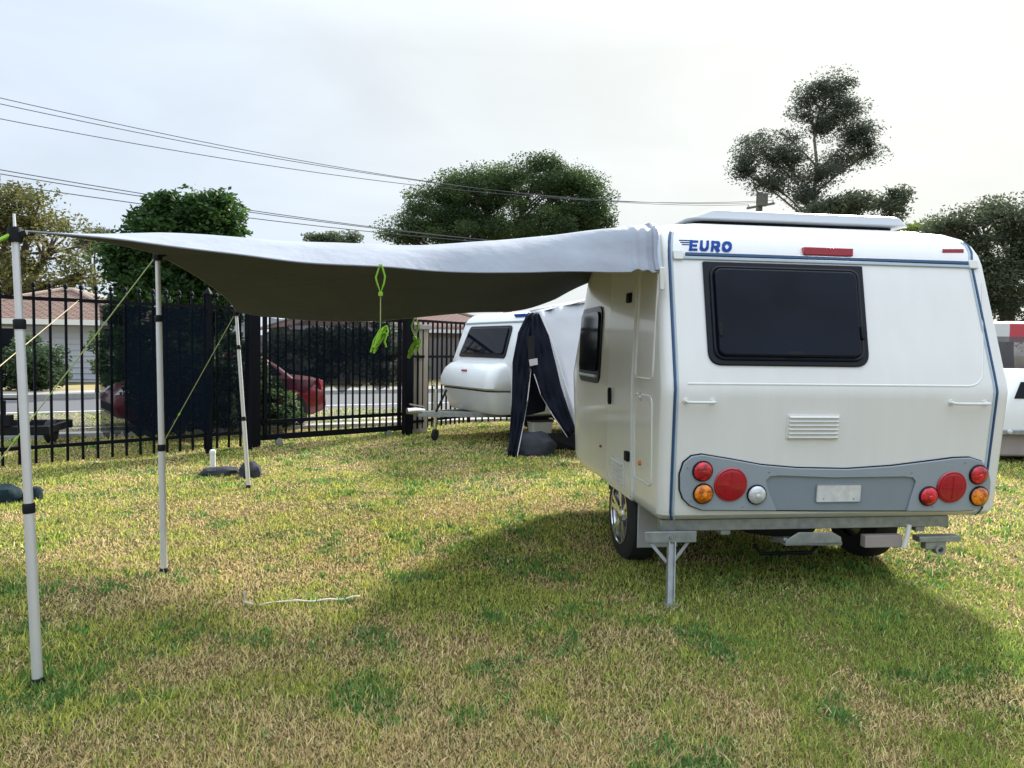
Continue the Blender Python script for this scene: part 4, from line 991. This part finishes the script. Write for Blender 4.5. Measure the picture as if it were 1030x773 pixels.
def seam(pts, name, m, r=.004, parent=None, off=.012):
    MB().tube([side(t, z, off) for t, z in pts], r, 6).build(name, m, parent or van)
# raised bead of the moulding round the door and round the hatch behind it
fr_ = rounded([(td0-.025, zd0-.01), (td1+.025, zd0-.01), (td1+.025, zd1+.02), (td0-.025, zd1+.02)], .06)
MB().tube([side(p.x, p.y, .004) for p in fr_]+[side(fr_[0].x, fr_[0].y, .004)], .011, 8).build('door_frame', M['gel'], van)
t2, z2 = sideuv(650, 381)
fr_ = rounded([(.20, z2), (td0-.05, z2), (td0-.05, 1.93), (.20, 1.93)], .05)
MB().tube([side(p.x, p.y, .0) for p in fr_]+[side(fr_[0].x, fr_[0].y, .0)], .007, 8).build('hatch_frame', M['gel'], van)
fr_ = rounded([(.20, .62), (td0-.05, .62), (td0-.05, z2-.1), (.20, z2-.1)], .05)
MB().tube([side(p.x, p.y, .0) for p in fr_]+[side(fr_[0].x, fr_[0].y, .0)], .006, 8).build('hatch_frame', M['gel'], van)
th, zh = sideuv(614.5, 398)
m_ = MB().loft([[side(th-.05+a*.014, zh+b*.06, o_) for a, b in ((-1, -.7), (0, -1), (1, -.7), (1, .7), (0, 1), (-1, .7))] for o_ in (.012, .035)]); m_.build('handle', M['black'], door, bevel=.004)
for px, py in ((634, 300), (633, 459)):
    t_, z_ = sideuv(px, py)
    MB().loft([[side(t_+a*.035, z_+b*.032, o_) for a, b in ((-1, -1), (1, -1), (1, 1), (-1, 1))] for o_ in (.010, .034)]).build('hinge', M['black'], door, bevel=.006)
t_, z_ = sideuv(623, 475)
z_ = max(z_, .60); t_ = (td0+td1)/2
vt = MB().loft([[side(t_+a*.15, z_+b*.085, o_) for a, b in ((-1, -1), (1, -1), (1, 1), (-1, 1))] for o_ in (.010, .02)]).build('vent', M['white_plastic'], door, bevel=.003)
mb = MB()
for k in range(6):
    zz = z_-.065+k*.026; mb.bar(side(t_-.13, zz, .024), side(t_+.13, zz, .024), .016, .006, up=(-.5, 0, .8))
mb.build('louvre', M['white_plastic'], vt)
for px, py, m_, r_ in ((643.5, 466, 'amber_lens', .016), (604, 449, 'red_lens', .010), (645, 399, 'clear_lens', .024)):
    t_, z_ = sideuv(px, py); t_ = max(t_, .2)
    MB().lathe([(r_, 0), (r_, .008), (r_*.6, .016), (0, .018)], side(t_, z_, .0), (-1, 0, 0), 18).build('side_lamp' if r_ < .02 else 'water_filler', M[m_], van)
# side window
tw0, tw1 = 1.42, 2.10
sw = patch(tw0, tw1, 1.16, 1.74, .012, 'side_window', M['black_gloss'], rad=.09, nz_=16)
patch(tw0+.05, tw1-.05, 1.25, 1.70, .026, 'pane', M['glass_dark'], sw, rad=.06, nz_=14)
mb = MB().tube([side(t, 1.215, .022) for t in np.linspace(tw0+.06, tw1-.06, 8)], .012, 8); mb.build('window_rail', M['grey_trim'], sw)
# right side window and left front corner steady
MB().bar((-.80, 2.0, .41), (-.80, 2.3, .31), .05, .05).build('corner_steady', M['galv'], van)
MB().box((-.86, 1.52, .38), (.16, .18, .09)).build('step_bracket', M['black'], van, bevel=.01)
# drawbar and front
mb = MB().bar((-.5, 2.3, .40), (0, 3.35, .40), .06, .09); mb.bar((.5, 2.3, .40), (0, 3.35, .40), .06, .09); mb.tube([(0, 3.3, .42), (0, 3.55, .44)], .04, 10); mb.build('drawbar', M['galv'], van, bevel=.004)
mb = MB().tube([(.12, 3.05, .05), (.12, 3.05, .65)], .025, 10); mb.build('jockey_stand', M['galv'], van)

# roof hatch (pop up lid on a dark gasket)
def rect(w, t0, t1, z, r_=.09): return [(p.x, p.y, z) for p in rounded([(-w+.02, t0), (w+.02, t0), (w+.02, t1), (-w+.02, t1)], r_, 5)]
def lid(xa, xb, t0, t1, z, r_=.06): return [(p.x, p.y, z) for p in rounded([(xa, t0), (xb, t0), (xb, t1), (xa, t1)], r_, 5)]
hat = MB().loft([lid(-.72, .76, .59, 1.96, 2.246), lid(-.735, .775, .575, 1.975, 2.250), lid(-.735, .775, .575, 1.975, 2.257), lid(-.60, .735, .60, 1.94, 2.309), lid(-.585, .72, .615, 1.92, 2.316), lid(-.50, .62, .75, 1.80, 2.319)]).build('roof_hatch', M['lid'], van, smooth=24)
MB().loft([rect(.69, .63, 1.92, 2.195), rect(.69, .63, 1.92, 2.247)]).build('gasket', M['black'], hat)
MB().loft([rect(.82, .42, 2.1, 2.15), rect(.80, .50, 2.05, 2.205), rect(.76, .57, 2.0, 2.214)]).build('hatch_base', M['gel'], hat)

# awning rail: follows the left roof edge and wraps down the rear corner
def railp(v):
    K = [(0, (-1.066, .115, 1.855)), (.03, (-1.068, .15, 1.95)), (.07, (-1.058, .20, 2.06)), (.11, (-1.035, .29, 2.13)), (.16, (-1.01, .42, 2.17)), (.25, (-.99, .70, 2.19)), (.7, (-.985, 1.55, 2.19)), (.88, (-.98, 1.95, 2.11)), (1, (-.97, 2.2, 1.985))]
    for (a, p), (b, q) in zip(K, K[1:]):
        if v <= b: return Vector(p).lerp(Vector(q), (v-a)/(b-a))
    return Vector(K[-1][1])
MB().tube([railp(i/40) for i in range(41)], .014, 8).build('awning_rail', M['grey_trim'], van)
MB().box((-1.060, .108, 1.82), (.03, .03, .13)).build('rail_end', M['white_plastic'], van, bevel=.006)

# ------------------------------------------------------------------ awning poles
poles = [((38, 689), (15, 234), 'telescopic silver awning pole standing nearest the camera at the left'), ((165, 576), (158.5, 256), 'middle silver awning pole between the nearest and the farthest'), ((250, 491), (237.5, 314), 'farthest silver awning pole, in front of the shade cloth')]
PT = []
for (bpx, tpx, lab) in poles:
    b_ = G(*bpx); t_ = AT(tpx[0], tpx[1], b_.y+.03); PT.append(t_)
    root = thing('awning_pole', lab, 'awning pole', b_, 0, 'poles holding up the awning')
    d = (t_-b_).normalized(); L = (t_-b_).length
    q1, q2 = .395*L, .80*L
    MB().tube([b_, b_+d*q1], .0205, 16).build('lower_tube', M['alu'], root, world=True)
    MB().tube([b_+d*q1, b_+d*q2], .0175, 16).build('middle_tube', M['alu'], root, world=True)
    MB().tube([b_+d*q2, t_-d*.01], .0145, 16).build('upper_tube', M['alu'], root, world=True)
    for q_ in (q1, q2):
        MB().lathe([(0, -.02), (.022, -.02), (.0235, -.012), (.0235, .016), (.020, .021), (0, .021)], b_+d*q_, d, 18).build('collar', M['black'], root, world=True)
    m_ = MB().lathe([(0, -.03), (.026, -.03), (.028, -.01), (.024, .03), (0, .035)], t_-d*.01, d, 16); m_.bar(t_+Vector((.0, 0, -.02)), t_+Vector((.05, 0, 0)), .02, .02); m_.build('head_clamp', M['black'], root, world=True)
    MB().tube([t_, t_+d*.075], [.006, .005], 8).build('spike', M['alu'], root, world=True)
    MB().lathe([(0, -.03), (.03, 0.0), (.026, .02), (.0205, .03)], b_, d, 14).build('foot', M['black'], root, world=True)

# ------------------------------------------------------------------ awning canopy
VW = INV['caravan'].inverted()
P1, P2, P3 = PT
def leftp(v):
    k = .36
    if v < k: s = v/k; p = P1.lerp(P2, s)
    else: s = (v-k)/(1-k); p = P2.lerp(P3, s)
    bow = 4*s*(1-s)
    return p+Vector((.09*bow, 0, -.004*bow))
def tarp(u, v):
    a = leftp(v); b = VW @ railp(v)
    p = a.lerp(b, u); q = 4*u*(1-u)
    ridge = math.exp(-((v-.15)/.10)**2)
    near = math.exp(-(v/.075)**2)
    far = max(0, (v-.55)/.45)**2
    z = -.05*q*near + (.034*math.exp(-((u-.12)/.13)**2)-.060*math.exp(-((u-.62)/.26)**2)*min(1, (1-u)*3))*math.exp(-((v-.10-.10*min(1, u*2))/.15)**2) - .012*q*(1-near)*(1-far) - (.19*q+.085*math.exp(-((u-.84)/.13)**2)*min(1, (1-u)*12))*far
    z += .035*near*(1-u)**2*0
    p.z += z
    p.y += -.03*q*near
    # slack folds fanning out from the van end, soft ripples elsewhere
    fold = (.034*math.sin(62*v+9*u)*math.exp(-((v-.07)/.07)**2)*u**5)+.012*math.sin(34*v-9*u)*math.exp(-((v-.08)/.07)**2)*u*(1-u)*2+.006*math.sin(9*u+14*v)*(u*(1-u)*4)
    p.z += fold + .012*mnoise.noise(Vector((u*7, v*9, 2)))*min(1, 8*u)*min(1, 8*(1-u))
    p.y += .02*math.sin(30*u+3)*near*u*(1-u)
    if u > .93 and v < .25: p += Vector((0, -.012, .012))*(math.sin(PI*min(1, (u-.93)/.05))*.9+.35*math.sin(u*260))*(1-v*4)
    return p
us = [i/80 for i in range(74)]+[.925+.075*i/26 for i in range(27)]; vs_ = sorted(set([i*.0125 for i in range(25)]+[.31+(.69)*i/36 for i in range(37)]))
root = thing('awning', 'large silver grey awning sheet stretched from the caravan to three poles', 'awning', gw((P1+P3)/2+Vector((1.5, 0, 0))))
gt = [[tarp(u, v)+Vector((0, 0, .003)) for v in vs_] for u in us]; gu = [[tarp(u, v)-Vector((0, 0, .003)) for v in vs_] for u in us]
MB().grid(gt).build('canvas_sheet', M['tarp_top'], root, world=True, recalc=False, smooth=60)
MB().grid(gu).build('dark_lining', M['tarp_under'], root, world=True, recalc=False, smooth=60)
MB().tube([tarp(u, 0) for u in us], .004, 6).tube([tarp(u, 1) for u in us], .004, 6).tube([tarp(0, v) for v in vs_], .004, 6).build('hem', M['tarp_top'], root, world=True)
for v_ in (.36, .68):
    MB().tube([tarp(u, v_) for u in us], .0052, 6).build('seam', M['tarp_under'], root, world=True)
# near end flap that closes the corner against the rail
MB().tube([tarp(1, v)+Vector((-.02, -.004, 0)) for v in vs_ if v < .3], .016, 8).build('bead_sleeve', M['tarp_top'], root, world=True)

# guy ropes
def rope(name, a, b, sag, label, m='cord', r=.0034, slider=None):
    n = 12; pts = [a.lerp(b, i/n)-Vector((0, 0, 4*sag*(i/n)*(1-i/n))) for i in range(n+1)]
    root = thing(name, label, 'guy rope', (b.x, b.y, 0), 0, 'guy ropes of the awning')
    MB().tube(pts, r, 6).build('cord', M[m], root, world=True)
    if slider:
        c = a.lerp(b, slider); d = (b-a).normalized(); MB().box(c, (.03, .012, .012), rot=d.to_track_quat('X', 'Z').to_matrix()).build('slider', M['cord_bright'], root, world=True, bevel=.003)
    MB().tube([Vector((b.x, b.y, -.03)), Vector((b.x, b.y, .05)), Vector((b.x+.02, b.y, .06))], .005, 6).build('peg', M['galv'], root, world=True)
b2 = P2+(AT(0, 463, 3.9)-P2)*1.0
dirr = (b2-P2); k = -P2.z/dirr.z
rope('guy_rope', P2, P2+dirr*k*.99, .0, 'long pale green guy rope running from the middle pole down past the nearest pole', slider=.55)
b3 = G(144, 482)
rope('guy_rope', P3, b3, .0, 'pale green guy rope from the farthest pole down to a peg by the fence', slider=.6)
dirr = AT(-30, 256, P1.y-.15)-P1; k = -P1.z/dirr.z
rope('guy_rope', P1, P1+dirr*k*.99, .0, 'bright green guy rope leaving the head of the nearest pole to the left', m='cord_bright', r=.008)
fa_ = onf(82); a = Vector((fa_.x, fa_.y-.03, 1.88)); e_ = AT(4, 365, 6.2)
dirr = e_-a; k = -a.z/dirr.z
rope('guy_rope', a, a+dirr*k*.99, .0, 'tan guy rope tied to the top rail of the picket fence at the left', m='cord_tan', r=.004, slider=.45)

# hanging rope bundles
def bundle(p, drop, s, label):
    root = thing('rope_bundle', label, 'rope', (p.x, p.y, p.z), 0, 'lime rope bundles hanging from the awning edges')
    m_ = MB().tube([p+Vector((-.004, 0, .01)), p+Vector((-.022*s, 0, -.05*s)), p+Vector((-.016*s, 0, -.075*s)), p+Vector((0, 0, -.12*s)), p+Vector((.016*s, 0, -.075*s)), p+Vector((.020*s, 0, -.045*s)), p+Vector((.004, 0, .01))], .0045*s, 6)
    m_.lathe([(0, -.012*s), (.011*s, -.008*s), (.011*s, .008*s), (0, .012*s)], p+Vector((0, 0, -.125*s)), (0, 0, 1), 8)
    m_.build('loop', M['cord_bright'], root, world=True)
    q = p+Vector((0, 0, -drop)); MB().tube([p+Vector((0, 0, -.12*s)), q], .0026*s, 6).build('cord', M['cord'], root, world=True)
    m_ = MB(); 
    for k in range(9):
        a = random.uniform(-.012, .012)*s; b = random.uniform(-.02, .02)*s; ln = random.uniform(.07, .115)*s
        t0 = q+Vector((.012*s+a, b, -.0)); t1 = q+Vector((-.030*s+a*1.5, b*1.4, -ln))
        m_.tube([t0, t0.lerp(t1, .5)+Vector((.012*s*random.uniform(-1, 1), 0, 0)), t1, t1+Vector((.012*s, .004, .015*s))], .0052*s, 6)
    m_.tube([q+Vector((-.012*s, -.01, -.03*s)), q+Vector((.022*s, -.015, -.018*s)), q+Vector((.030*s, .01, -.03*s)), q+Vector((.010*s, .015, -.045*s)), q+Vector((-.014*s, 0, -.036*s))], .006*s, 6)
    m_.tube([q+Vector((.01*s, 0, 0)), q+Vector((.03*s, 0, .012*s)), q+Vector((.036*s, 0, -.012*s)), q+Vector((.02*s, 0, -.06*s)), q+Vector((.026*s, .01, -.085*s))], .005*s, 6)
    m_.build('coil', M['cord_bright'], root, world=True)
bundle(tarp(.486, 0), .295, 1.05, 'bigger lime green rope bundle hanging from the near edge of the awning')
bundle(tarp(.542, 1), .20, 1.5, 'smaller lime green rope bundle hanging from the far edge of the awning')

# ------------------------------------------------------------------ second caravan
SY = R(121)
SO_front = Vector((.03, 10.65, 0)); SL = 2.9; shw = 1.0
axF = Vector((-math.sin(SY), math.cos(SY), 0)); axX = Vector((math.cos(SY), math.sin(SY), 0))
SOr = SO_front + axX*shw - axF*SL
v2 = thing('caravan', 'second white caravan by the fence, nose towards the gate, with a tent on its side', 'caravan', SOr, SY)
L2 = [(.42, .15, .93, 2.72), (.45, .06, .98, 2.80), (.55, .04, 1.0, 2.86), (1.15, 0, 1.0, 2.92), (1.20, .01, 1.0, 2.92), (1.80, .15, .985, 2.70), (1.87, .18, .97, 2.66), (1.93, .23, .94, 2.58), (1.97, .30, .89, 2.45), (1.985, .45, .80, 2.25), (1.99, .6, .7, 2.1)]
MB().loft([[(x, y, z) for x, y in plan(hw, t0, t1, .08, .10, .10)] for z, t0, hw, t1 in L2]).build('body_shell', M['gel2'], v2, smooth=32)
# gas locker nose
def nose(z, t1, w, r_=.28): return [(p.x, p.y, z) for p in rounded([(-w, 2.6), (w, 2.6), (w*.86, t1), (-w*.86, t1)], r_, 7)]
nb = MB().loft([nose(.79, 3.20, .95, .16), nose(.82, 3.235, .97, .16), nose(.94, 3.235, .97, .16), nose(1.08, 3.17, .95, .16), nose(1.16, 3.08, .92, .16), nose(1.20, 2.96, .88, .16)]).build('gas_locker', M['gel2'], v2, smooth=45)
MB().loft([nose(.44, 3.06, .88, .16), nose(.50, 3.10, .92, .16), nose(.77, 3.19, .945, .16)]).build('locker_base', M['gel2'], v2, smooth=45)
MB().loft([nose(.768, 3.185, .94, .16), nose(.792, 3.19, .945, .16)]).build('locker_seam', M['black'], v2)
MB().box((0, 3.185, 1.06), (.16, .02, .035), rot=Matrix.Rotation(-.6, 3, 'X')).build('badge', M['red_lens_dark'], nb)
# front window, on the sloping face
fv = Vector((0, -.22, .60)).normalized(); fn = Vector((0, .60, .22)).normalized(); fo_ = Vector((0, 2.92, 1.20))
def f2p(x, v, n): return fo_+Vector((x, 0, 0))+fv*v+fn*n
fw = MB().prism([f2p(p.x, p.y, .0) for p in rounded([(-.74, .06), (.74, .06), (.66, .58), (-.66, .58)], .07)], fn*.02).build('front_window', M['black_gloss'], v2, bevel=.005)
MB().prism([f2p(p.x, p.y, .02) for p in rounded([(-.67, .12), (.67, .12), (.60, .54), (-.60, .54)], .05)], fn*.02).build('pane', M['glass_dark'], fw, bevel=.012, bseg=3)
MB().bar(f2p(-.9, .64, .006), f2p(.9, .64, .006), .02, .022, up=(0, 1, 0)).build('roof_trim', M['grey_trim'], v2)
MB().prism([Vector((-.78+a*.16, 2.615-.0, 1.895+b*.02)) for a, b in ((-1, -1), (1, -1), (1.2, 1), (-.8, 1))], (0, .06, .0)).build('badge', M['blue_letter'], v2)
MB().tube([(-.985, 2.70, .5), (-.99, 2.83, .8), (-.99, 2.86, 1.2), (-.97, 2.70, 1.72)], .012, 6).build('corner_trim', M['grey_trim'], v2)
# drawbar, coupling, jockey wheel
mb = MB().bar((-.45, 2.6, .40), (0, 3.95, .42), .06, .08); mb.bar((.45, 2.6, .40), (0, 3.95, .42), .06, .08); mb.build('drawbar', M['galv'], v2, bevel=.004)
mb = MB().tube([(0, 3.85, .45), (0, 4.0, .47), (0, 4.12, .47)], [.05, .055, .045], 12); mb.bar((0, 3.86, .53), (0, 4.08, .57), .03, .02); mb.build('hitch', M['chrome'], v2)
mb = MB().tube([(.1, 3.62, .12), (.1, 3.62, .78)], .026, 12); mb.tube([(.1, 3.62, .78), (.1, 3.62, .82), (.2, 3.62, .83), (.2, 3.62, .90)], .012, 8); jk = mb.build('jockey_stand', M['chrome'], v2)
MB().lathe([(0, -.03), (.07, -.03), (.09, -.015), (.09, .015), (.07, .03), (0, .03)], (.1, 3.62, .09), (.8, .6, 0), 18).build('jockey_wheel', M['tyre'], jk)
MB().tube([(-.1, 3.7, .45), (-.14, 3.55, .78)], .018, 8).build('brake_lever', M['black'], v2)
for s in (-1, 1):
    w = MB().lathe([(.17, -.09), (.27, -.09), (.30, -.05), (.30, .05), (.27, .09), (.17, .09)], (s*.88, 1.35, .30), (1, 0, 0), 30).build('wheel', M['tyre'], v2)
    MB().lathe([(0, .08), (.06, .09), (.18, .06), (.2, .095)], (s*.88, 1.35, .30), (s, 0, 0), 24).build('rim', M['chrome'], w)
MB().box((0, 1.6, .40), (1.7, 2.2, .05)).build('floor_pan', M['black'], v2)
MB().tube([(-.6, 2.62, .42), (-.6, 2.7, .22)], .02, 8).build('corner_steady', M['galv'], v2)

# tent annex on its side
tn = thing('annex_tent', 'charcoal and pale grey annex tent with its doorway flaps tied open', 'tent', G(545, 459))
def sheet(rows, name, m, parent, thick=.006):
    """rows: outline given as two matching edges, each a list of world points; ripples between"""
    A, B = rows; n = len(A); k = 10; g_ = []
    for i in range(n):
        g_.append([A[i].lerp(B[i], j/k)+Vector((0, .022*math.sin(j*1.9+i*.8)+.05*mnoise.noise(Vector((i*.35, j*.5, len(name)))), .006*math.sin(j*1.1+i))) for j in range(k+1)])
    return MB().grid(g_).build(name, m, parent, world=True, recalc=False, smooth=60, solid=thick)
def dens(pts, n):
    out_ = []; seg = len(pts)-1
    for i in range(n+1):
        t = i/n*seg; k = min(int(t), seg-1); out_.append(pts[k].lerp(pts[k+1], t-k))
    return out_
Lout = dens([AT(531, 315, 10.55), AT(521, 335, 10.3), AT(515.5, 365, 10.1), AT(515, 400, 9.95), AT(513, 430, 9.8), G(511, 460.5)], 20)
Lin = dens([AT(537, 315, 10.5), AT(533, 345, 10.2), AT(534, 372, 10.05), AT(531, 400, 9.92), AT(526, 430, 9.78), G(520, 460.5)], 20)
sheet((Lout, Lin), 'left_flap', M['tent_dark'], tn)
Rin = dens([AT(534, 315, 10.5), AT(533.5, 345, 10.2), AT(535, 370, 10.0), AT(544, 397, 9.85), AT(556, 418, 9.7), AT(571, 440, 9.6)], 20)
Rout = dens([AT(544, 316, 10.45), AT(552, 338, 10.15), AT(558, 362, 9.95), AT(564, 388, 9.8), AT(571, 410, 9.65), AT(580, 434, 9.55)], 20)
sheet((Rin, Rout), 'right_flap', M['tent_dark'], tn)
MB().tube(Lin[8:], .007, 6).tube(Rin[9:], .007, 6).build('zip_trim', M['tent_trim'], tn, world=True)
MB().prism([AT(x, y, 10.0) for x, y in ((530, 339), (537.5, 337), (538, 362), (531.5, 362))], (0, .01, 0)).build('mesh_panel', M['black'], tn, world=True, smooth=0)
MB().prism([AT(x, y, 9.96) for x, y in ((532, 362), (540.5, 360.5), (541, 367), (533, 368.5))], (0, .02, 0)).build('tie_tab', M['tent_trim'], tn, world=True, smooth=0)
Wt = dens([AT(541, 314.5, 10.55), AT(560, 309, 10.75), AT(600, 300, 11.1), AT(680, 290, 12.0)], 20)
Wb = dens([AT(579, 436, 9.55), G(592, 466), G(640, 464), G(700, 460)], 20)
sheet((Wt, Wb), 'pale_wall', M['tent_light'], tn)
MB().tube(dens([AT(543, 315, 10.42), AT(556, 345, 10.02), AT(568, 385, 9.72), AT(582, 425, 9.5)], 10), .012, 6).build('seam_trim', M['tent_trim'], tn, world=True)
Rt = dens([AT(532, 313, 10.9), AT(600, 298, 11.4), AT(680, 286, 12.4)], 12); Rb = dens([AT(536, 315, 10.5), AT(600, 301, 11.05), AT(680, 291, 11.95)], 12)
sheet((Rt, Rb), 'tent_roof', M['tent_light'], tn)
MB().prism([AT(x, y, 10.35) for x, y in ((529, 358), (541, 368), (552, 395), (548, 414), (524, 420))], (0, .01, 0)).build('doorway_shade', M['tent_dark'], tn, world=True, smooth=0)  # dark sheet added to stand for the shaded interior behind the doorway
MB().prism([G(536, 451), AT(540, 436, 10.5), AT(582, 436, 10.5), G(590, 455)], (0, .01, 0)).build('underfloor_shade', M['black'], tn, world=True, smooth=0)  # black sheet added for the shade in the void under the caravan
MB().tube([G(521, 459)+Vector((0, .2, 0)), AT(534, 318, 10.6)], .014, 8).build('tent_pole', M['alu'], tn, world=True)
# fallen skirt of the doorway and things in it
def lump(c, size, name, m, seed, parent=None, rz=0):
    mb = MB(); nu, nv = 22, 12; g_ = []
    for i in range(nu+1):
        col = []
        for j in range(nv+1):
            th_ = 2*PI*i/nu; ph = PI*j/nv-PI/2
            d = Vector((math.cos(th_)*math.cos(ph), math.sin(th_)*math.cos(ph), math.sin(ph)))
            k = 1+.22*mnoise.noise(Vector((d.x*2+seed, d.y*2, d.z*2)))+.09*mnoise.noise(Vector((d.x*6+seed, d.y*6, d.z*6)))
            q = Vector((math.copysign(abs(d.x)**.75, d.x)*size[0]*k, math.copysign(abs(d.y)**.75, d.y)*size[1]*k, max(-.45, d.z)*size[2]*k+.45*size[2]))
            col.append(Matrix.Rotation(rz, 3, 'Z') @ q)
        g_.append(col)
    mb.grid(g_); o = mb.build(name, m, parent, recalc=False); o.location = c
    return o
tag(lump(G(534, 457), (.33, .22, .2), 'fabric_bag', M['bag'], 3.1), 'slumped dark grey fabric bag in the doorway of the annex tent', 'bag')
q = G(543, 447)
ct = thing('storage_crate', 'pale plastic crate standing inside the tent doorway', 'crate', (q.x, q.y+.1, 0), .4)
mb = MB().loft([[(p.x, p.y, z) for p in rounded([(-w, -w*.7), (w, -w*.7), (w, w*.7), (-w, w*.7)], .02)] for z, w in ((.0, .13), (.30, .16), (.33, .17))]); mb.build('tub', M['white_plastic'], ct)
MB().loft([[(p.x, p.y, z) for p in rounded([(-w, -w*.7), (w, -w*.7), (w, w*.7), (-w, w*.7)], .02)] for z, w in ((.33, .18), (.36, .175))]).build('lid', M['bag'], ct)

# ------------------------------------------------------------------ small things on the lawn
q = G(252, 480); tag(lump(q, (.11, .10, .11), 'sandbag', M['bag'], 8.2), 'round dark grey bag beside the foot of the farthest pole', 'bag')
q = G(222, 478); tag(lump(q, (.20, .10, .06), 'canvas_bag', M['bag'], 5.5, rz=.3), 'long grey canvas bag on the grass below the shade cloth', 'bag')
q = G(4, 505); tag(lump(q, (.15, .12, .10), 'canvas_bag', M['bag_green'], 1.5), 'dark teal bag on the grass at the left edge of the lawn', 'bag')
q = G(35, 503); tag(lump(q, (.06, .06, .08), 'drawstring_pouch', M['bag_green'], 2.5), 'small dark pouch on the grass behind the nearest pole', 'pouch')
q = G(214, 474)
mk = thing('marker_post', 'short white marker stake at the foot of the fence', 'stake', q)
MB().tube([(0, 0, -.02), (0, 0, .20)], .03, 10).build('stake', M['white_plastic'], mk)
MB().lathe([(.034, 0), (.034, .03), (.02, .045), (0, .046)], (0, 0, .195), (0, 0, 1), 12).build('stake_cap', M['white_plastic'], mk)
q = G(246, 609)
o = MB().tube([Vector((0, 0, .075)), Vector((.002, .0, .035)), Vector((.0, 0, .02)), Vector((.03, -.02, .02)), Vector((.06, -.035, .018))], .006, 8).build('tent_peg', M['white_tape']); o.location = q
tag(o, 'bent white plastic peg lying in the grass under the awning', 'tent peg')
tp_ = [G(262, 612), G(285, 607.5), G(305, 608), G(325, 607), G(345, 605.5), G(362, 603)]
tp_ = dens(tp_, 24); o_ = tp_[0]
g_ = [[Vector((p.x-o_.x, p.y-o_.y-.006, .016+.004*math.sin(i*.9))), Vector((p.x-o_.x, p.y-o_.y+.005, .020+.004*math.sin(i*.9+.5)))] for i, p in enumerate(tp_)]
o = MB().grid(g_).build('strap', M['white_tape'], recalc=False, solid=.002); o.location = o_
tag(o, 'thin pale strap lying across the grass beside the white peg', 'strap')

# ------------------------------------------------------------------ right hand side: camper, gazebo, mesh screen
c0 = Vector((6.46, 9.75, -.05))
cp = thing('camper_trailer', 'low white camper trailer with a dark window beyond the right side of the caravan', 'camper trailer', c0, R(0))
def cl(y0, z, x0, x1): return [(p.x, p.y, z) for p in rounded([(x0, y0), (x1, y0), (x1, y0+1.9), (x0, y0+1.9)], .1, 4)]
MB().loft([cl(.0, .47, -.08, 2.7), cl(-.01, .55, -.10, 2.7), cl(.0, .88, .0, 2.7), cl(.05, 1.18, .18, 2.65), cl(.1, 1.24, .24, 2.6), cl(.2, 1.26, .35, 2.5)]).build('body_shell', M['gel2'], cp, smooth=40)
MB().box((1.3, .92, .30), (2.7, 1.75, .34)).build('skirt', M['taupe'], cp, bevel=.03)
w = MB().prism([(.12, .012, .90), (1.3, .012, .90), (1.3, .045, 1.12), (.22, .045, 1.12)], (0, -.02, 0)).build('side_window', M['black_gloss'], cp, bevel=.008)
MB().box((1.3, -.02, .46), (2.7, .05, .07)).build('bumper', M['galv'], cp, bevel=.01)
for x in (.05, .3): MB().lathe([(0, 0), (.035, 0), (.03, .02), (0, .025)], (x, -.045, .47), (0, -1, 0), 14).build('lamp', M['clear_lens'], cp)
for x in (.9, 2.1):
    MB().lathe([(.0, -.08), (.2, -.08), (.24, -.04), (.24, .04), (.2, .08), (0, .08)], (x, .2, .235), (0, 1, 0), 22).build('wheel', M['tyre'], cp)
s0 = Vector((6.6, 12.5, 0)); s1 = Vector((12.5, 11.2, 0))
ms = thing('mesh_screen', 'grey privacy mesh screen on steel posts behind the white camper', 'screen', s0)
g_ = []
for i in range(41):
    p = s0.lerp(s1, i/40); g_.append([(p.x, p.y+.03*math.sin(i*1.9+z), z) for z in (.1, .5, .9, 1.3, 1.72)])
MB().grid(g_).build('mesh_sheet', M['mesh_right'], ms, world=True, recalc=False)
for i in range(4):
    p = s0.lerp(s1, i/3); MB().tube([(p.x, p.y+.08, 0), (p.x, p.y+.08, 1.78)], .03, 10).build('post', M['galv'], ms, world=True)
gz = thing('gazebo', 'gazebo with a red and white striped roof behind the privacy mesh', 'gazebo', (10.32, 15.4, 0))
hw_ = 1.75
for k in range(7):
    xa, xb = -hw_+2*hw_*k/7, -hw_+2*hw_*(k+1)/7; mb = MB()
    mm_ = M['red_canvas'] if k % 2 else M['white_canvas']
    mb.prism([(xa, -hw_, 1.66), (xb, -hw_, 1.66), (xb, -hw_, 1.98), (xa, -hw_, 1.98)], (0, .01, 0))
    mb.prism([(xa, -hw_, 1.98), (xb, -hw_, 1.98), (0+(xb)*.1, 0, 2.10), (0+(xa)*.1, 0, 2.10)], (0, 0, .012))
    mb.prism([(xa, hw_, 1.98), (xb, hw_, 1.98), (0+(xb)*.1, 0, 2.10), (0+(xa)*.1, 0, 2.10)], (0, 0, .012))
    mb.build('canopy_stripe', mm_, gz, smooth=0)
for sx in (-1, 1):
    mb = MB().prism([(sx*hw_, -hw_, 1.98), (sx*hw_, hw_, 1.98), (sx*.17, 0, 2.10)], (0, 0, .012)); mb.prism([(sx*hw_, -hw_, 1.66), (sx*hw_, hw_, 1.66), (sx*hw_, hw_, 1.98), (sx*hw_, -hw_, 1.98)], (.01, 0, 0))
    mb.build('canopy_end', M['white_canvas'], gz, smooth=0)
    for sy in (-1, 1): MB().tube([(sx*(hw_-.04), sy*(hw_-.04), 0), (sx*(hw_-.04), sy*(hw_-.04), 1.98)], .022, 8).build('leg', M['alu'], gz)
